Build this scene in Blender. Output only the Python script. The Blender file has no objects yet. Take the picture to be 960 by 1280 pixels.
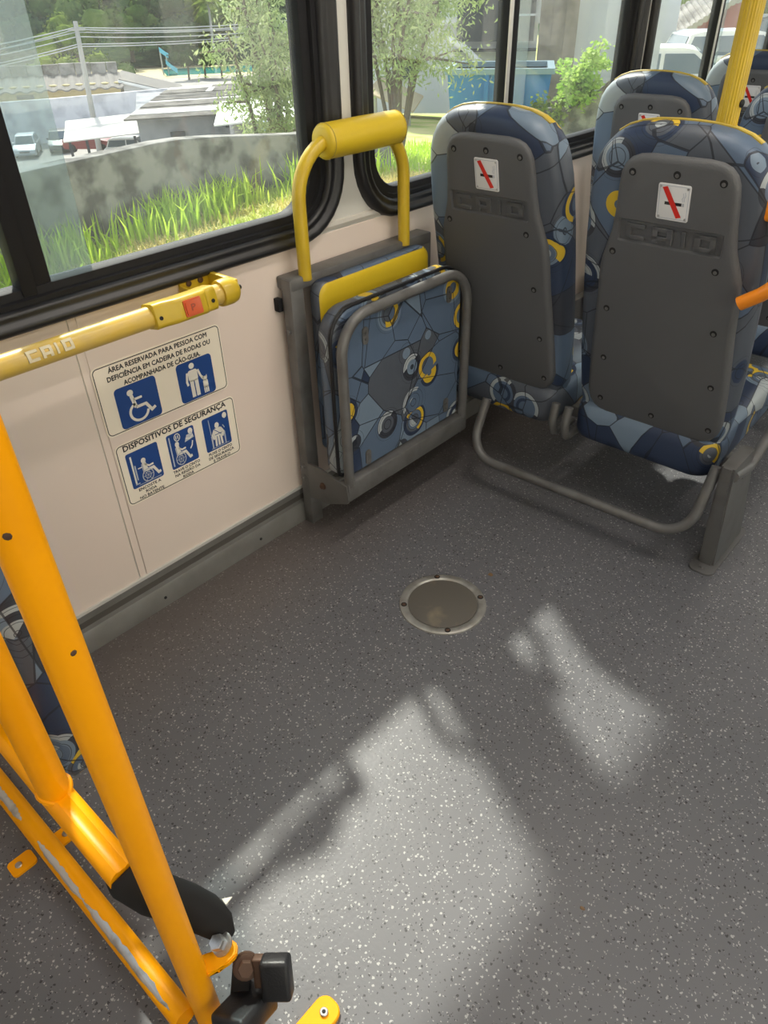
import bpy, bmesh, math, random
from mathutils import Vector, Matrix
random.seed(7)
S = bpy.context.scene
COL = S.collection
PI = math.pi

# ------------------------------------------------------------------ camera, sky, sun, exposure
cam_d = bpy.data.cameras.new('camera'); cam = bpy.data.objects.new('camera', cam_d); COL.objects.link(cam)
S.camera = cam
F_PX = 908.92
cam_d.sensor_fit = 'VERTICAL'; cam_d.sensor_height = 36.0
cam_d.lens = F_PX / 1280.0 * 36.0
cam_d.clip_start = 0.02; cam_d.clip_end = 1000
yaw, pit, rol = math.radians(42.680408), math.radians(-35.953062), math.radians(1.517401)
Mc = Matrix.Rotation(yaw, 3, 'Z') @ Matrix.Rotation(pit, 3, 'X') @ Matrix.Rotation(rol, 3, 'Y')
right, fwd, up = Mc.col[0], Mc.col[1], Mc.col[2]
R4 = Matrix((right, up, -fwd)).transposed().to_4x4()
cam.matrix_world = Matrix.Translation((1.33942, 0.0, 1.25)) @ R4

SUN_DIR = Vector((0.84, -0.44, -1.0)).normalized()          # direction the sunlight travels
sun_d = bpy.data.lights.new('sun', 'SUN'); sun_d.energy = 2.55; sun_d.angle = math.radians(2.4)
sun_d.color = (1.0, 0.95, 0.87)
sun = bpy.data.objects.new('sun', sun_d); COL.objects.link(sun)
sun.rotation_euler = SUN_DIR.to_track_quat('-Z', 'Y').to_euler(); sun.location = (-6, 4, 9)

W = bpy.data.worlds.new('world'); S.world = W; W.use_nodes = True
wn = W.node_tree.nodes; wl = W.node_tree.links
bg = wn['Background']; sky = wn.new('ShaderNodeTexSky')
sky.sky_type = 'HOSEK_WILKIE'; sky.turbidity = 5.0; sky.ground_albedo = 0.35
sky.sun_direction = tuple(-SUN_DIR)
hs = wn.new('ShaderNodeHueSaturation'); hs.inputs['Saturation'].default_value = 0.45
wl.new(sky.outputs[0], hs.inputs['Color']); wl.new(hs.outputs[0], bg.inputs[0])
bg.inputs[1].default_value = 3.6

S.view_settings.view_transform = 'Standard'; S.view_settings.look = 'None'
S.view_settings.gamma = 1.0; S.view_settings.use_curve_mapping = False
S.view_settings.exposure = 1.45
FILL_POWER = 1.9

# ------------------------------------------------------------------ materials
def mat(name, col, rough=0.5, metal=0.0, spec=0.5, noise=None, bump=None, coat=0.0):
    m = bpy.data.materials.new(name); m.use_nodes = True
    nt = m.node_tree; b = nt.nodes['Principled BSDF']
    b.inputs['Base Color'].default_value = (*col, 1); b.inputs['Roughness'].default_value = rough
    b.inputs['Metallic'].default_value = metal; b.inputs['Specular IOR Level'].default_value = spec
    b.inputs['Coat Weight'].default_value = coat
    if noise or bump:
        tc = nt.nodes.new('ShaderNodeTexCoord')
    if noise:                      # (scale, colour2, lo, hi)
        sc, c2, lo, hi = noise
        n = nt.nodes.new('ShaderNodeTexNoise'); n.inputs['Scale'].default_value = sc; n.inputs['Detail'].default_value = 6
        nt.links.new(tc.outputs['Object'], n.inputs['Vector'])
        r = nt.nodes.new('ShaderNodeMapRange'); r.inputs[1].default_value = lo; r.inputs[2].default_value = hi
        nt.links.new(n.outputs[0], r.inputs[0])
        mx = nt.nodes.new('ShaderNodeMix'); mx.data_type = 'RGBA'
        mx.inputs[6].default_value = (*col, 1); mx.inputs[7].default_value = (*c2, 1)
        nt.links.new(r.outputs[0], mx.inputs[0]); nt.links.new(mx.outputs[2], b.inputs['Base Color'])
    if bump:                       # (scale, strength)
        n = nt.nodes.new('ShaderNodeTexNoise'); n.inputs['Scale'].default_value = bump[0]; n.inputs['Detail'].default_value = 3
        nt.links.new(tc.outputs['Object'], n.inputs['Vector'])
        bp = nt.nodes.new('ShaderNodeBump'); bp.inputs['Strength'].default_value = bump[1]; bp.inputs['Distance'].default_value = 0.002
        nt.links.new(n.outputs[0], bp.inputs['Height']); nt.links.new(bp.outputs[0], b.inputs['Normal'])
    return m

M = {}
M['yellow'] = mat('yellow paint', (1.0, 0.40, 0.0), 0.38, spec=.25, noise=(9, (0.95, 0.37, 0.0), 0.45, 0.7))
M['yellow_lemon'] = mat('lemon yellow paint', (0.62, 0.43, 0.02), 0.38, noise=(14, (0.52, 0.35, 0.02), 0.4, 0.7), coat=0.2)
M['vinyl_yellow'] = mat('yellow vinyl', (0.66, 0.47, 0.02), 0.42, bump=(260, 0.15))
M['rail_yellow'] = mat('faded yellow tube', (0.70, 0.47, 0.075), 0.36, noise=(18, (0.62, 0.44, 0.13), 0.4, 0.7), coat=0.2)
M['black_rubber'] = mat('black rubber', (0.012, 0.012, 0.014), 0.38, bump=(40, 0.15))
M['black_frame'] = mat('black frame', (0.014, 0.014, 0.016), 0.6, spec=.2)
M['black_plastic'] = mat('black plastic', (0.014, 0.014, 0.016), 0.42, bump=(300, 0.2))
M['foam'] = mat('black foam', (0.012, 0.011, 0.011), 0.9)
M['grey_plastic'] = mat('grey plastic', (0.108, 0.110, 0.115), 0.5, bump=(420, 0.35))
M['grey_metal'] = mat('grey painted steel', (0.16, 0.158, 0.155), 0.42, metal=0.25, noise=(16, (0.12, 0.115, 0.11), 0.45, 0.7))
M['steel'] = mat('bare steel', (0.55, 0.55, 0.55), 0.3, metal=0.9)
M['steel_worn'] = mat('worn steel', (0.62, 0.62, 0.63), 0.28, metal=0.85, noise=(40, (0.35, 0.33, 0.3), 0.5, 0.75))
M['rust'] = mat('rusty steel', (0.10, 0.055, 0.035), 0.6, metal=0.3)
M['dark_hole'] = mat('dark recess', (0.01, 0.01, 0.01), 0.7)
M['alu'] = mat('dull aluminium', (0.24, 0.235, 0.225), 0.45, metal=0.4, noise=(14, (0.20, 0.192, 0.18), 0.4, 0.75))
M['alu_dark'] = mat('dark aluminium groove', (0.12, 0.11, 0.10), 0.5, metal=0.3)
M['alu_light'] = mat('light aluminium', (0.72, 0.71, 0.68), 0.35, metal=0.3)
M['wall_white'] = mat('white laminate', (0.80, 0.70, 0.62), 0.38, noise=(1.6, (0.79, 0.665, 0.59), 0.35, 0.7), bump=(60, 0.03))
M['wall_shell'] = mat('white wall shell', (0.62, 0.59, 0.53), 0.45)
M['pillar_white'] = mat('white pillar paint', (0.66, 0.65, 0.60), 0.4)
M['ceiling'] = mat('white ceiling', (0.72, 0.71, 0.68), 0.5)
M['sticker'] = mat('cream sticker', (0.90, 0.82, 0.69), 0.4)
M['ink'] = mat('black ink', (0.02, 0.02, 0.022), 0.5)
M['blue'] = mat('blue print', (0.012, 0.06, 0.25), 0.45)
M['print_white'] = mat('white print', (0.80, 0.77, 0.70), 0.45)
M['print_grey'] = mat('pale print', (0.52, 0.55, 0.60), 0.45)
M['red'] = mat('red print', (0.70, 0.03, 0.02), 0.4)
M['sign_white'] = mat('white enamel plate', (0.80, 0.80, 0.80), 0.3)
M['orange_button'] = mat('orange red button', (0.62, 0.09, 0.015), 0.3, coat=0.5)
M['button_mark'] = mat('button marking', (0.30, 0.05, 0.02), 0.4)
M['orange'] = mat('orange handle', (0.85, 0.26, 0.012), 0.35, coat=0.2)
M['hatch_disc'] = mat('worn hatch plate', (0.11, 0.10, 0.085), 0.5, noise=(9, (0.23, 0.19, 0.13), 0.58, 0.72))
M['hatch_ring'] = mat('scuffed aluminium ring', (0.42, 0.41, 0.38), 0.4, metal=0.6, noise=(30, (0.28, 0.27, 0.24), 0.4, 0.7))
M['lettering'] = mat('cream embossed lettering', (0.72, 0.64, 0.44), 0.5)
M['lamp'] = None

def glass(name, tint, haze, ior=1.45):
    m = bpy.data.materials.new(name); m.use_nodes = True; nt = m.node_tree; nd = nt.nodes
    nd.remove(nd['Principled BSDF']); out = nd['Material Output']
    tr = nd.new('ShaderNodeBsdfTransparent'); tr.inputs[0].default_value = (*tint, 1)
    gl = nd.new('ShaderNodeBsdfGlossy'); gl.inputs['Roughness'].default_value = 0.02
    df = nd.new('ShaderNodeBsdfDiffuse'); df.inputs[0].default_value = (0.75, 0.78, 0.78, 1)
    lw = nd.new('ShaderNodeLayerWeight'); lw.inputs[0].default_value = .5
    pw = nd.new('ShaderNodeMath'); pw.operation = 'POWER'; pw.inputs[1].default_value = 5; nt.links.new(lw.outputs['Facing'], pw.inputs[0])
    fr = nd.new('ShaderNodeMath'); fr.operation = 'MULTIPLY_ADD'; fr.inputs[1].default_value = .5; fr.inputs[2].default_value = .03; nt.links.new(pw.outputs[0], fr.inputs[0])
    tl = nd.new('ShaderNodeBsdfTranslucent'); tl.inputs[0].default_value = (0.75, 0.78, 0.78, 1)
    ad = nd.new('ShaderNodeMixShader'); ad.inputs[0].default_value = 0.6
    nt.links.new(df.outputs[0], ad.inputs[1]); nt.links.new(tl.outputs[0], ad.inputs[2])
    m1 = nd.new('ShaderNodeMixShader'); tc = nd.new('ShaderNodeTexCoord'); n = nd.new('ShaderNodeTexNoise'); n.inputs['Scale'].default_value = 5
    nt.links.new(tc.outputs['Object'], n.inputs['Vector'])
    mr = nd.new('ShaderNodeMapRange'); mr.inputs[1].default_value = 0.3; mr.inputs[2].default_value = 0.75
    mr.inputs[3].default_value = haze * 0.5; mr.inputs[4].default_value = haze * 1.6
    nt.links.new(n.outputs[0], mr.inputs[0]); nt.links.new(mr.outputs[0], m1.inputs[0])
    m2 = nd.new('ShaderNodeMixShader')
    nt.links.new(tr.outputs[0], m1.inputs[1]); nt.links.new(ad.outputs[0], m1.inputs[2])
    nt.links.new(fr.outputs[0], m2.inputs[0]); nt.links.new(m1.outputs[0], m2.inputs[1]); nt.links.new(gl.outputs[0], m2.inputs[2])
    nt.links.new(m2.outputs[0], out.inputs[0])
    return m
M['glass'] = glass('bus glass', (0.93, 0.95, 0.93), 0.03)
M['glass_dark'] = glass('dark vent glass', (0.05, 0.06, 0.06), 0.01)
M['glass_tint'] = glass('tinted sliding pane', (0.70, 0.77, 0.79), 0.10)
M['car_glass'] = mat('car glass', (0.10, 0.14, 0.17), 0.1, spec=0.8)

# node helper for the patterned fabric and the floor
class NT:
    def __init__(s, m): s.m = m; s.t = m.node_tree; s.n = s.t.nodes; s.l = s.t.links
    def math(s, op, a, b=None, c=None):
        n = s.n.new('ShaderNodeMath'); n.operation = op
        for i, v in enumerate((a, b, c)):
            if v is None: continue
            if isinstance(v, (int, float)): n.inputs[i].default_value = v
            else: s.l.new(v, n.inputs[i])
        return n.outputs[0]
    def vor(s, vec, scale, feature='F1', rnd=1.0, dim='3D'):
        n = s.n.new('ShaderNodeTexVoronoi'); n.feature = feature; n.voronoi_dimensions = dim
        n.inputs['Scale'].default_value = scale; n.inputs['Randomness'].default_value = rnd
        s.l.new(vec, n.inputs['Vector']); return n
    def sep(s, col):
        n = s.n.new('ShaderNodeSeparateColor'); s.l.new(col, n.inputs[0]); return n.outputs
    def mix(s, f, a, b):
        n = s.n.new('ShaderNodeMix'); n.data_type = 'RGBA'
        if isinstance(f, (int, float)): n.inputs[0].default_value = f
        else: s.l.new(f, n.inputs[0])
        for i, v in ((6, a), (7, b)):
            if isinstance(v, tuple): n.inputs[i].default_value = (*v, 1)
            else: s.l.new(v, n.inputs[i])
        return n.outputs[2]
    def shift(s, vec, o):
        n = s.n.new('ShaderNodeVectorMath'); n.operation = 'ADD'; s.l.new(vec, n.inputs[0]); n.inputs[1].default_value = o; return n.outputs[0]
    def ramp(s, f, stops):
        n = s.n.new('ShaderNodeValToRGB'); n.color_ramp.interpolation = 'CONSTANT'
        e = n.color_ramp.elements
        while len(e) < len(stops): e.new(0.5)
        for q, (p, c) in zip(e, stops): q.position = p; q.color = (*c, 1)
        s.l.new(f, n.inputs[0]); return n.outputs[0]

def fabric(name, off, gain=1.0):
    m = bpy.data.materials.new(name); m.use_nodes = True; t = NT(m); b = t.n['Principled BSDF']
    tc = t.n.new('ShaderNodeTexCoord'); P = t.shift(tc.outputs['Object'], off)
    g = lambda c: tuple(min(1, x * gain) for x in c)
    NAVY, DARK, SLATE, STEEL, LIGHT = g((.028, .044, .088)), g((.036, .040, .054)), g((.085, .098, .122)), g((.098, .142, .215)), g((.165, .225, .300))
    v1 = t.vor(P, 7.6); r1 = t.sep(v1.outputs['Color'])
    base = t.ramp(r1[0], [(0, NAVY), (.2, STEEL), (.38, SLATE), (.55, DARK), (.68, LIGHT), (.85, STEEL)])
    # second, offset cell layer cuts shards across the first
    v3 = t.vor(t.shift(P, (3.1, 1.7, 4.2)), 5.0); r3 = t.sep(v3.outputs['Color'])
    shard = t.ramp(r3[1], [(0, SLATE), (.4, NAVY), (.7, STEEL)])
    base = t.mix(t.math('GREATER_THAN', r3[0], .62), base, shard)
    # big discs with concentric rings
    v2 = t.vor(t.shift(P, (1.3, 7.7, 2.9)), 8.2); r2 = t.sep(v2.outputs['Color']); d = v2.outputs['Distance']
    def band(lo, hi): return t.math('MULTIPLY', t.math('GREATER_THAN', d, lo), t.math('LESS_THAN', d, hi))
    def AND(*a):
        o = a[0]
        for q in a[1:]: o = t.math('MULTIPLY', o, q)
        return o
    gate = t.math('GREATER_THAN', r2[0], .12)
    pv = t.n.new('ShaderNodeVectorMath'); pv.operation = 'SUBTRACT'; t.l.new(t.shift(P, (1.3, 7.7, 2.9)), pv.inputs[0]); t.l.new(v2.outputs['Position'], pv.inputs[1])
    rv = t.n.new('ShaderNodeVectorMath'); rv.operation = 'SUBTRACT'; t.l.new(v2.outputs['Color'], rv.inputs[0]); rv.inputs[1].default_value = (.5, .5, .5)
    dt = t.n.new('ShaderNodeVectorMath'); dt.operation = 'DOT_PRODUCT'; t.l.new(pv.outputs[0], dt.inputs[0]); t.l.new(rv.outputs[0], dt.inputs[1])
    half = t.math('GREATER_THAN', dt.outputs['Value'], -.002); half2 = t.math('LESS_THAN', dt.outputs['Value'], .001)
    base = t.mix(AND(t.math('LESS_THAN', d, .30), gate), base, t.ramp(r2[1], [(0, STEEL), (.35, NAVY), (.6, LIGHT), (.8, SLATE)]))
    base = t.mix(AND(band(.30, .40), gate), base, t.ramp(r2[2], [(0, DARK), (.4, LIGHT), (.7, NAVY)]))
    base = t.mix(AND(band(.16, .235), t.math('GREATER_THAN', r1[1], .5), gate), base, t.ramp(r2[1], [(0, NAVY), (.5, STEEL)]))
    yel = AND(band(.245, .335), t.math('GREATER_THAN', r2[2], .45), half)
    base = t.mix(yel, base, (.62, .42, .03))
    wht = AND(t.math('LESS_THAN', d, .18), t.math('GREATER_THAN', r2[1], .35), half2)
    wht = t.math('MAXIMUM', wht, AND(band(.30, .385), t.math('LESS_THAN', r2[2], .40), half2))
    base = t.mix(wht, base, g((.36, .40, .42)))
    wh2 = AND(t.math('GREATER_THAN', r3[2], .90), t.math('GREATER_THAN', r1[2], .55))
    base = t.mix(wh2, base, g((.34, .38, .40)))
    # thin dark drawing lines: cell edges, radii and circles
    e1 = t.vor(P, 7.6, 'DISTANCE_TO_EDGE').outputs['Distance']
    e3 = t.vor(t.shift(P, (3.1, 1.7, 4.2)), 5.0, 'DISTANCE_TO_EDGE').outputs['Distance']
    fr = t.math('ABSOLUTE', t.math('SUBTRACT', t.math('FRACT', t.math('MULTIPLY', d, 10)), .5))
    cl = AND(t.math('LESS_THAN', fr, .045), t.math('LESS_THAN', d, .45), t.math('GREATER_THAN', r2[1], .4))
    line = t.math('MAXIMUM', t.math('LESS_THAN', e1, .010), t.math('MAXIMUM', cl, t.math('LESS_THAN', e3, .007)))
    base = t.mix(t.math('MULTIPLY', line, .8), base, (.012, .014, .022))
    t.l.new(base, b.inputs['Base Color']); b.inputs['Roughness'].default_value = 0.42
    b.inputs['Specular IOR Level'].default_value = 0.5
    n = t.n.new('ShaderNodeTexNoise'); n.inputs['Scale'].default_value = 350; t.l.new(P, n.inputs['Vector'])
    n2 = t.n.new('ShaderNodeTexNoise'); n2.inputs['Scale'].default_value = 11; t.l.new(P, n2.inputs['Vector'])
    bp = t.n.new('ShaderNodeBump'); bp.inputs['Strength'].default_value = .25; bp.inputs['Distance'].default_value = .004
    t.l.new(t.math('ADD', t.math('MULTIPLY', n.outputs[0], .12), n2.outputs[0]), bp.inputs['Height']); t.l.new(bp.outputs[0], b.inputs['Normal'])
    return m
M['fabric'] = fabric('patterned seat fabric', (.83, .31, 1.92))
M['fabric2'] = fabric('patterned seat fabric, other cut', (0.37, 0.11, 0.53))
M['fabric3'] = fabric('patterned seat fabric, third cut', (1.37, 2.11, 0.23))
M['piping'] = mat('seat piping', (0.45, 0.33, 0.05), 0.5)

def floor_material():
    m = bpy.data.materials.new('speckled vinyl'); m.use_nodes = True; t = NT(m); b = t.n['Principled BSDF']
    tc = t.n.new('ShaderNodeTexCoord'); P = tc.outputs['Object']
    n = t.n.new('ShaderNodeTexNoise'); n.inputs['Scale'].default_value = 3.0; n.inputs['Detail'].default_value = 5; t.l.new(P, n.inputs['Vector'])
    col = t.mix(n.outputs[0], (.140, .140, .149), (.117, .118, .128))
    ws = t.n.new('ShaderNodeTexNoise'); ws.inputs['Scale'].default_value = 260; t.l.new(P, ws.inputs['Vector'])
    wv = t.n.new('ShaderNodeVectorMath'); wv.operation = 'MULTIPLY_ADD'; wv.inputs[1].default_value = (.006, .006, .006); wv.inputs[2].default_value = (0, 0, 0)
    t.l.new(ws.outputs[1], wv.inputs[0])
    PW = t.n.new('ShaderNodeVectorMath'); t.l.new(P, PW.inputs[0]); t.l.new(wv.outputs[0], PW.inputs[1]); PW = PW.outputs[0]
    for sc, c, gate, dist in ((150, (.42, .42, .41), .86, .26), (150, (.022, .022, .024), .92, .28), (235, (.36, .36, .355), .88, .25), (260, (.03, .03, .032), .93, .28)):
        v = t.vor(t.shift(PW, (sc * .013, gate, 0)), sc, dim='2D'); r = t.sep(v.outputs['Color'])
        k = t.math('MULTIPLY', t.math('LESS_THAN', v.outputs['Distance'], t.math('MULTIPLY_ADD', r[1], dist * .8, dist * .5)), t.math('GREATER_THAN', r[0], gate))
        col = t.mix(t.math('MULTIPLY', k, .85), col, c)
    # warm light bounced off the side wall, painted into the floor colour
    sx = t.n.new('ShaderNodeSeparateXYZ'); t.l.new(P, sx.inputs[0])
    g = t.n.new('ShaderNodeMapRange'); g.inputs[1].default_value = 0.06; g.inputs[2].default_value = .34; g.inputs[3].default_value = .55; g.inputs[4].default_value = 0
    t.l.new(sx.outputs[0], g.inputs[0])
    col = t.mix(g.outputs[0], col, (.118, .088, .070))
    t.l.new(col, b.inputs['Base Color'])
    b.inputs['Roughness'].default_value = .40; b.inputs['Specular IOR Level'].default_value = .45
    bp = t.n.new('ShaderNodeBump'); bp.inputs['Strength'].default_value = .12; bp.inputs['Distance'].default_value = .002
    n3 = t.n.new('ShaderNodeTexNoise'); n3.inputs['Scale'].default_value = 140; t.l.new(P, n3.inputs['Vector'])
    t.l.new(n3.outputs[0], bp.inputs['Height']); t.l.new(bp.outputs[0], b.inputs['Normal'])
    return m
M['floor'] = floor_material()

# ------------------------------------------------------------------ object helpers
ORG = {}
def thing(name, label, cat, loc=(0, 0, 0), group=None):
    o = bpy.data.objects.new(name, None); COL.objects.link(o); o.location = loc
    o.empty_display_size = .05
    ORG[o] = Vector(loc); o['label'] = label; o['category'] = cat
    if group: o['group'] = group
    return o
def tag(o, label, cat, group=None, kind=None):
    if label: o['label'] = label
    if cat: o['category'] = cat
    if group: o['group'] = group
    if kind: o['kind'] = kind
    return o
def finish(name, me, mats, parent=None, angle=40, label=None, kind=None, at=None):
    """Link a mesh given in world coordinates as one object (its origin at its parent's, or at `at`)."""
    org = ORG[parent] if parent is not None else Vector(at or (0, 0, 0))
    me.transform(Matrix.Translation(-org))
    for m_ in (mats if isinstance(mats, (list, tuple)) else [mats]): me.materials.append(m_)
    if angle:
        me.shade_smooth(); me.set_sharp_from_angle(angle=math.radians(angle))
    o = bpy.data.objects.new(name, me); COL.objects.link(o)
    if parent is not None: o.parent = parent
    else: o.location = org
    ORG[o] = org
    if label: o['label'] = label
    if kind: o['kind'] = kind
    return o
def mk(name, bm, mats, parent=None, angle=40, label=None, kind=None, at=None, normals=True):
    if normals: bmesh.ops.recalc_face_normals(bm, faces=bm.faces[:])
    me = bpy.data.meshes.new(name); bm.to_mesh(me); bm.free()
    return finish(name, me, mats, parent, angle, label, kind, at)
def BM(): return bmesh.new()
def box(bm, x0, x1, y0, y1, z0, z1, bev=0.0, seg=2, mi=0):
    vs = [bm.verts.new((x, y, z)) for x in (x0, x1) for y in (y0, y1) for z in (z0, z1)]
    fs = [bm.faces.new([vs[i] for i in f]) for f in ((0, 1, 3, 2), (4, 6, 7, 5), (0, 4, 5, 1), (2, 3, 7, 6), (0, 2, 6, 4), (1, 5, 7, 3))]
    for f in fs: f.material_index = mi
    if bev > 0:
        es = list({e for f in fs for e in f.edges})
        r = bmesh.ops.bevel(bm, geom=es, offset=bev, segments=seg, affect='EDGES', profile=0.5)
        for f in r['faces']: f.material_index = mi
    return vs
def loft(bm, loops, cap0=True, cap1=True, mis=None, closed=True):
    L = [[bm.verts.new(p) for p in lp] for lp in loops]; n = len(L[0])
    for i in range(len(L) - 1):
        for j in range(n if closed else n - 1):
            f = bm.faces.new((L[i][j], L[i][(j + 1) % n], L[i + 1][(j + 1) % n], L[i + 1][j]))
            if mis: f.material_index = mis[i] if not callable(mis) else mis(i, j)
    lst = isinstance(mis, list)
    if cap0: bm.faces.new(list(reversed(L[0]))).material_index = mis[0] if lst else 0
    if cap1: bm.faces.new(L[-1]).material_index = mis[-1] if lst else 0
    return L
def fillet(pts, r, n=6):
    pts = [Vector(p) for p in pts]; out = [pts[0]]
    for i in range(1, len(pts) - 1):
        a, b, c = pts[i - 1], pts[i], pts[i + 1]
        u, v = (a - b), (c - b); lu, lv = u.length, v.length; u.normalize(); v.normalize()
        rr = r[i - 1] if isinstance(r, (list, tuple)) else r
        ang = u.angle(v); d = min(rr / math.tan(ang / 2), lu * .48, lv * .48); q = d * math.tan(ang / 2)
        bis = (u + v).normalized(); cen = b + bis * (q / math.sin(ang / 2)); s = b + u * d; e = b + v * d
        vs, ve = s - cen, e - cen
        tot = vs.angle(ve); ax = vs.cross(ve).normalized()
        for k in range(n + 1): out.append(cen + Matrix.Rotation(tot * k / n, 3, ax) @ vs)
    out.append(pts[-1]); return out
def tube(bm, pts, r, seg=14, cap=True, closed=False, flat=None, mi=0):
    pts = [Vector(p) for p in pts]; n = len(pts); loops = []
    T = []
    for i in range(n):
        a = pts[i - 1] if (i > 0 or closed) else pts[i]; b = pts[(i + 1) % n] if (i < n - 1 or closed) else pts[i]
        T.append((b - a).normalized())
    ref = Vector((0, 0, 1)) if abs(T[0].z) < .9 else Vector((0, 1, 0))
    N = (ref - T[0] * ref.dot(T[0])).normalized()
    for i in range(n):
        if i: N = (N - T[i] * N.dot(T[i])).normalized()
        B = T[i].cross(N); rr = r[i] if isinstance(r, (list, tuple)) else r
        fa, fb = flat if flat else (1, 1)
        loops.append([bm.verts.new(pts[i] + N * (math.cos(a) * rr * fa) + B * (math.sin(a) * rr * fb)) for a in [2 * PI * k / seg for k in range(seg)]])
    for i in range(n if closed else n - 1):
        A, Bq = loops[i], loops[(i + 1) % n]
        for j in range(seg):
            f = bm.faces.new((A[j], A[(j + 1) % seg], Bq[(j + 1) % seg], Bq[j])); f.material_index = mi
    if cap and not closed:
        bm.faces.new(list(reversed(loops[0]))).material_index = mi; bm.faces.new(loops[-1]).material_index = mi
def disc(bm, c, nrm, r, h, seg=14, bev=0.25, mi=0):
    """Short cylinder (screw head, button) standing on c along nrm."""
    nrm = Vector(nrm).normalized(); c = Vector(c); u = nrm.orthogonal().normalized(); v = nrm.cross(u)
    lp = []
    for rr, hh in ((r, 0), (r, h * (1 - bev)), (r * (1 - bev * .6), h)):
        lp.append([c + nrm * hh + (u * math.cos(a) + v * math.sin(a)) * rr for a in [2 * PI * k / seg for k in range(seg)]])
    loft(bm, lp, mis=[mi] * 3)
def hexbolt(bm, c, nrm, r, h):
    disc(bm, c, nrm, r * 1.5, h * .25, 16); disc(bm, Vector(c) + Vector(nrm).normalized() * h * .25, nrm, r, h, 6, .1)
def rrect(a0, a1, b0, b1, r, n=6):
    out = []
    rs = r if isinstance(r, (list, tuple)) else (r, r, r, r)
    for (ca, cb, s, rr) in ((a1 - rs[0], b1 - rs[0], 0, rs[0]), (a0 + rs[1], b1 - rs[1], 1, rs[1]), (a0 + rs[2], b0 + rs[2], 2, rs[2]), (a1 - rs[3], b0 + rs[3], 3, rs[3])):
        for k in range(n + 1):
            t = PI / 2 * (s + k / n); out.append((ca + rr * math.cos(t), cb + rr * math.sin(t)))
    return out
def plate_with_holes(bm, outer, holes, f_in, f_out):
    """Flat plate from 2D outline with holes; f_in / f_out map (a, b) to the two faces."""
    for fmap in (f_in, f_out):
        es = []
        for lp in [outer] + holes:
            vs = [bm.verts.new(fmap(*p)) for p in lp]
            es += [bm.edges.new((vs[i], vs[(i + 1) % len(vs)])) for i in range(len(vs))]
        bmesh.ops.triangle_fill(bm, edges=es, use_beauty=True, use_dissolve=False)
    for lp in [outer] + holes:
        n = len(lp)
        A = [bm.verts.new(f_in(*p)) for p in lp]; B = [bm.verts.new(f_out(*p)) for p in lp]
        for i in range(n): bm.faces.new((A[i], A[(i + 1) % n], B[(i + 1) % n], B[i]))
    bmesh.ops.remove_doubles(bm, verts=bm.verts[:], dist=1e-5)
def ribbon(bm, pts, w, fm, mi=0):
    """Flat 2D stroke of width w through fm(a, b) -> world, one strip with mitred joints."""
    n = len(pts); cl = math.hypot(pts[0][0] - pts[-1][0], pts[0][1] - pts[-1][1]) < 1e-6
    def nr(i):
        (a, b), (c, d) = pts[i], pts[i + 1]; l = math.hypot(c - a, d - b) or 1; return (-(d - b) / l, (c - a) / l)
    A, B = [], []
    for i in range(n):
        p = nr(i - 1) if i > 0 else (nr(n - 2) if cl else nr(0)); q = nr(i) if i < n - 1 else (nr(0) if cl else nr(n - 2))
        m = (p[0] + q[0], p[1] + q[1]); l2 = m[0] ** 2 + m[1] ** 2; k = min(2 / l2 if l2 > .2 else 2, 1.6) * w / 2
        A.append(bm.verts.new(fm(pts[i][0] + m[0] * k, pts[i][1] + m[1] * k))); B.append(bm.verts.new(fm(pts[i][0] - m[0] * k, pts[i][1] - m[1] * k)))
    for i in range(n - 1): bm.faces.new((A[i], A[i + 1], B[i + 1], B[i])).material_index = mi
def dot(bm, c, r, fm, n=16, mi=0, ry=None):
    bm.faces.new([bm.verts.new(fm(c[0] + r * math.cos(2 * PI * k / n), c[1] + (ry or r) * math.sin(2 * PI * k / n))) for k in range(n)]).material_index = mi
def arc(c, r, a0, a1, n=18):
    return [(c[0] + r * math.cos(math.radians(a0 + (a1 - a0) * k / n)), c[1] + r * math.sin(math.radians(a0 + (a1 - a0) * k / n))) for k in range(n + 1)]
def poly(bm, pts, fm, mi=0):
    bm.faces.new([bm.verts.new(fm(*p)) for p in pts]).material_index = mi
def text_into(bm, body, a0, a1, b, size, fm, bold=0.02, fit=True):
    """Print a line of flat lettering: baseline b, spanning a0..a1, cap height about size*0.7; bold widens the strokes."""
    cu = bpy.data.curves.new('t', 'FONT'); cu.body = body; cu.size = 1.0; cu.resolution_u = 2
    ob = bpy.data.objects.new('t', cu); COL.objects.link(ob)
    dg = bpy.context.evaluated_depsgraph_get(); me = bpy.data.meshes.new_from_object(ob.evaluated_get(dg))
    xs = [v.co.x for v in me.vertices]; x0, x1 = min(xs), max(xs)
    sx = (a1 - a0) / (x1 - x0) if fit else size; e = bold * size
    for k, (da, db) in enumerate(((0, 0), (e, 0), (-e, 0), (e * .5, e), (-e * .5, -e)) if bold else ((0, 0),)):
        vs = []
        for v in me.vertices:
            p = Vector(fm(a0 + (v.co.x - x0) * sx + da, b + v.co.y * size + db)); p.x += k * 2e-5; vs.append(bm.verts.new(p))
        for q in me.polygons:
            try: bm.faces.new([vs[i] for i in q.vertices])
            except ValueError: pass
    bpy.data.objects.remove(ob); bpy.data.curves.remove(cu); bpy.data.meshes.remove(me)
def copy_tree(o, parent=None):
    c = o.copy(); COL.objects.link(c); c.parent = parent
    for ch in [q for q in o.children]: copy_tree(ch, c)
    return c

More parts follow.
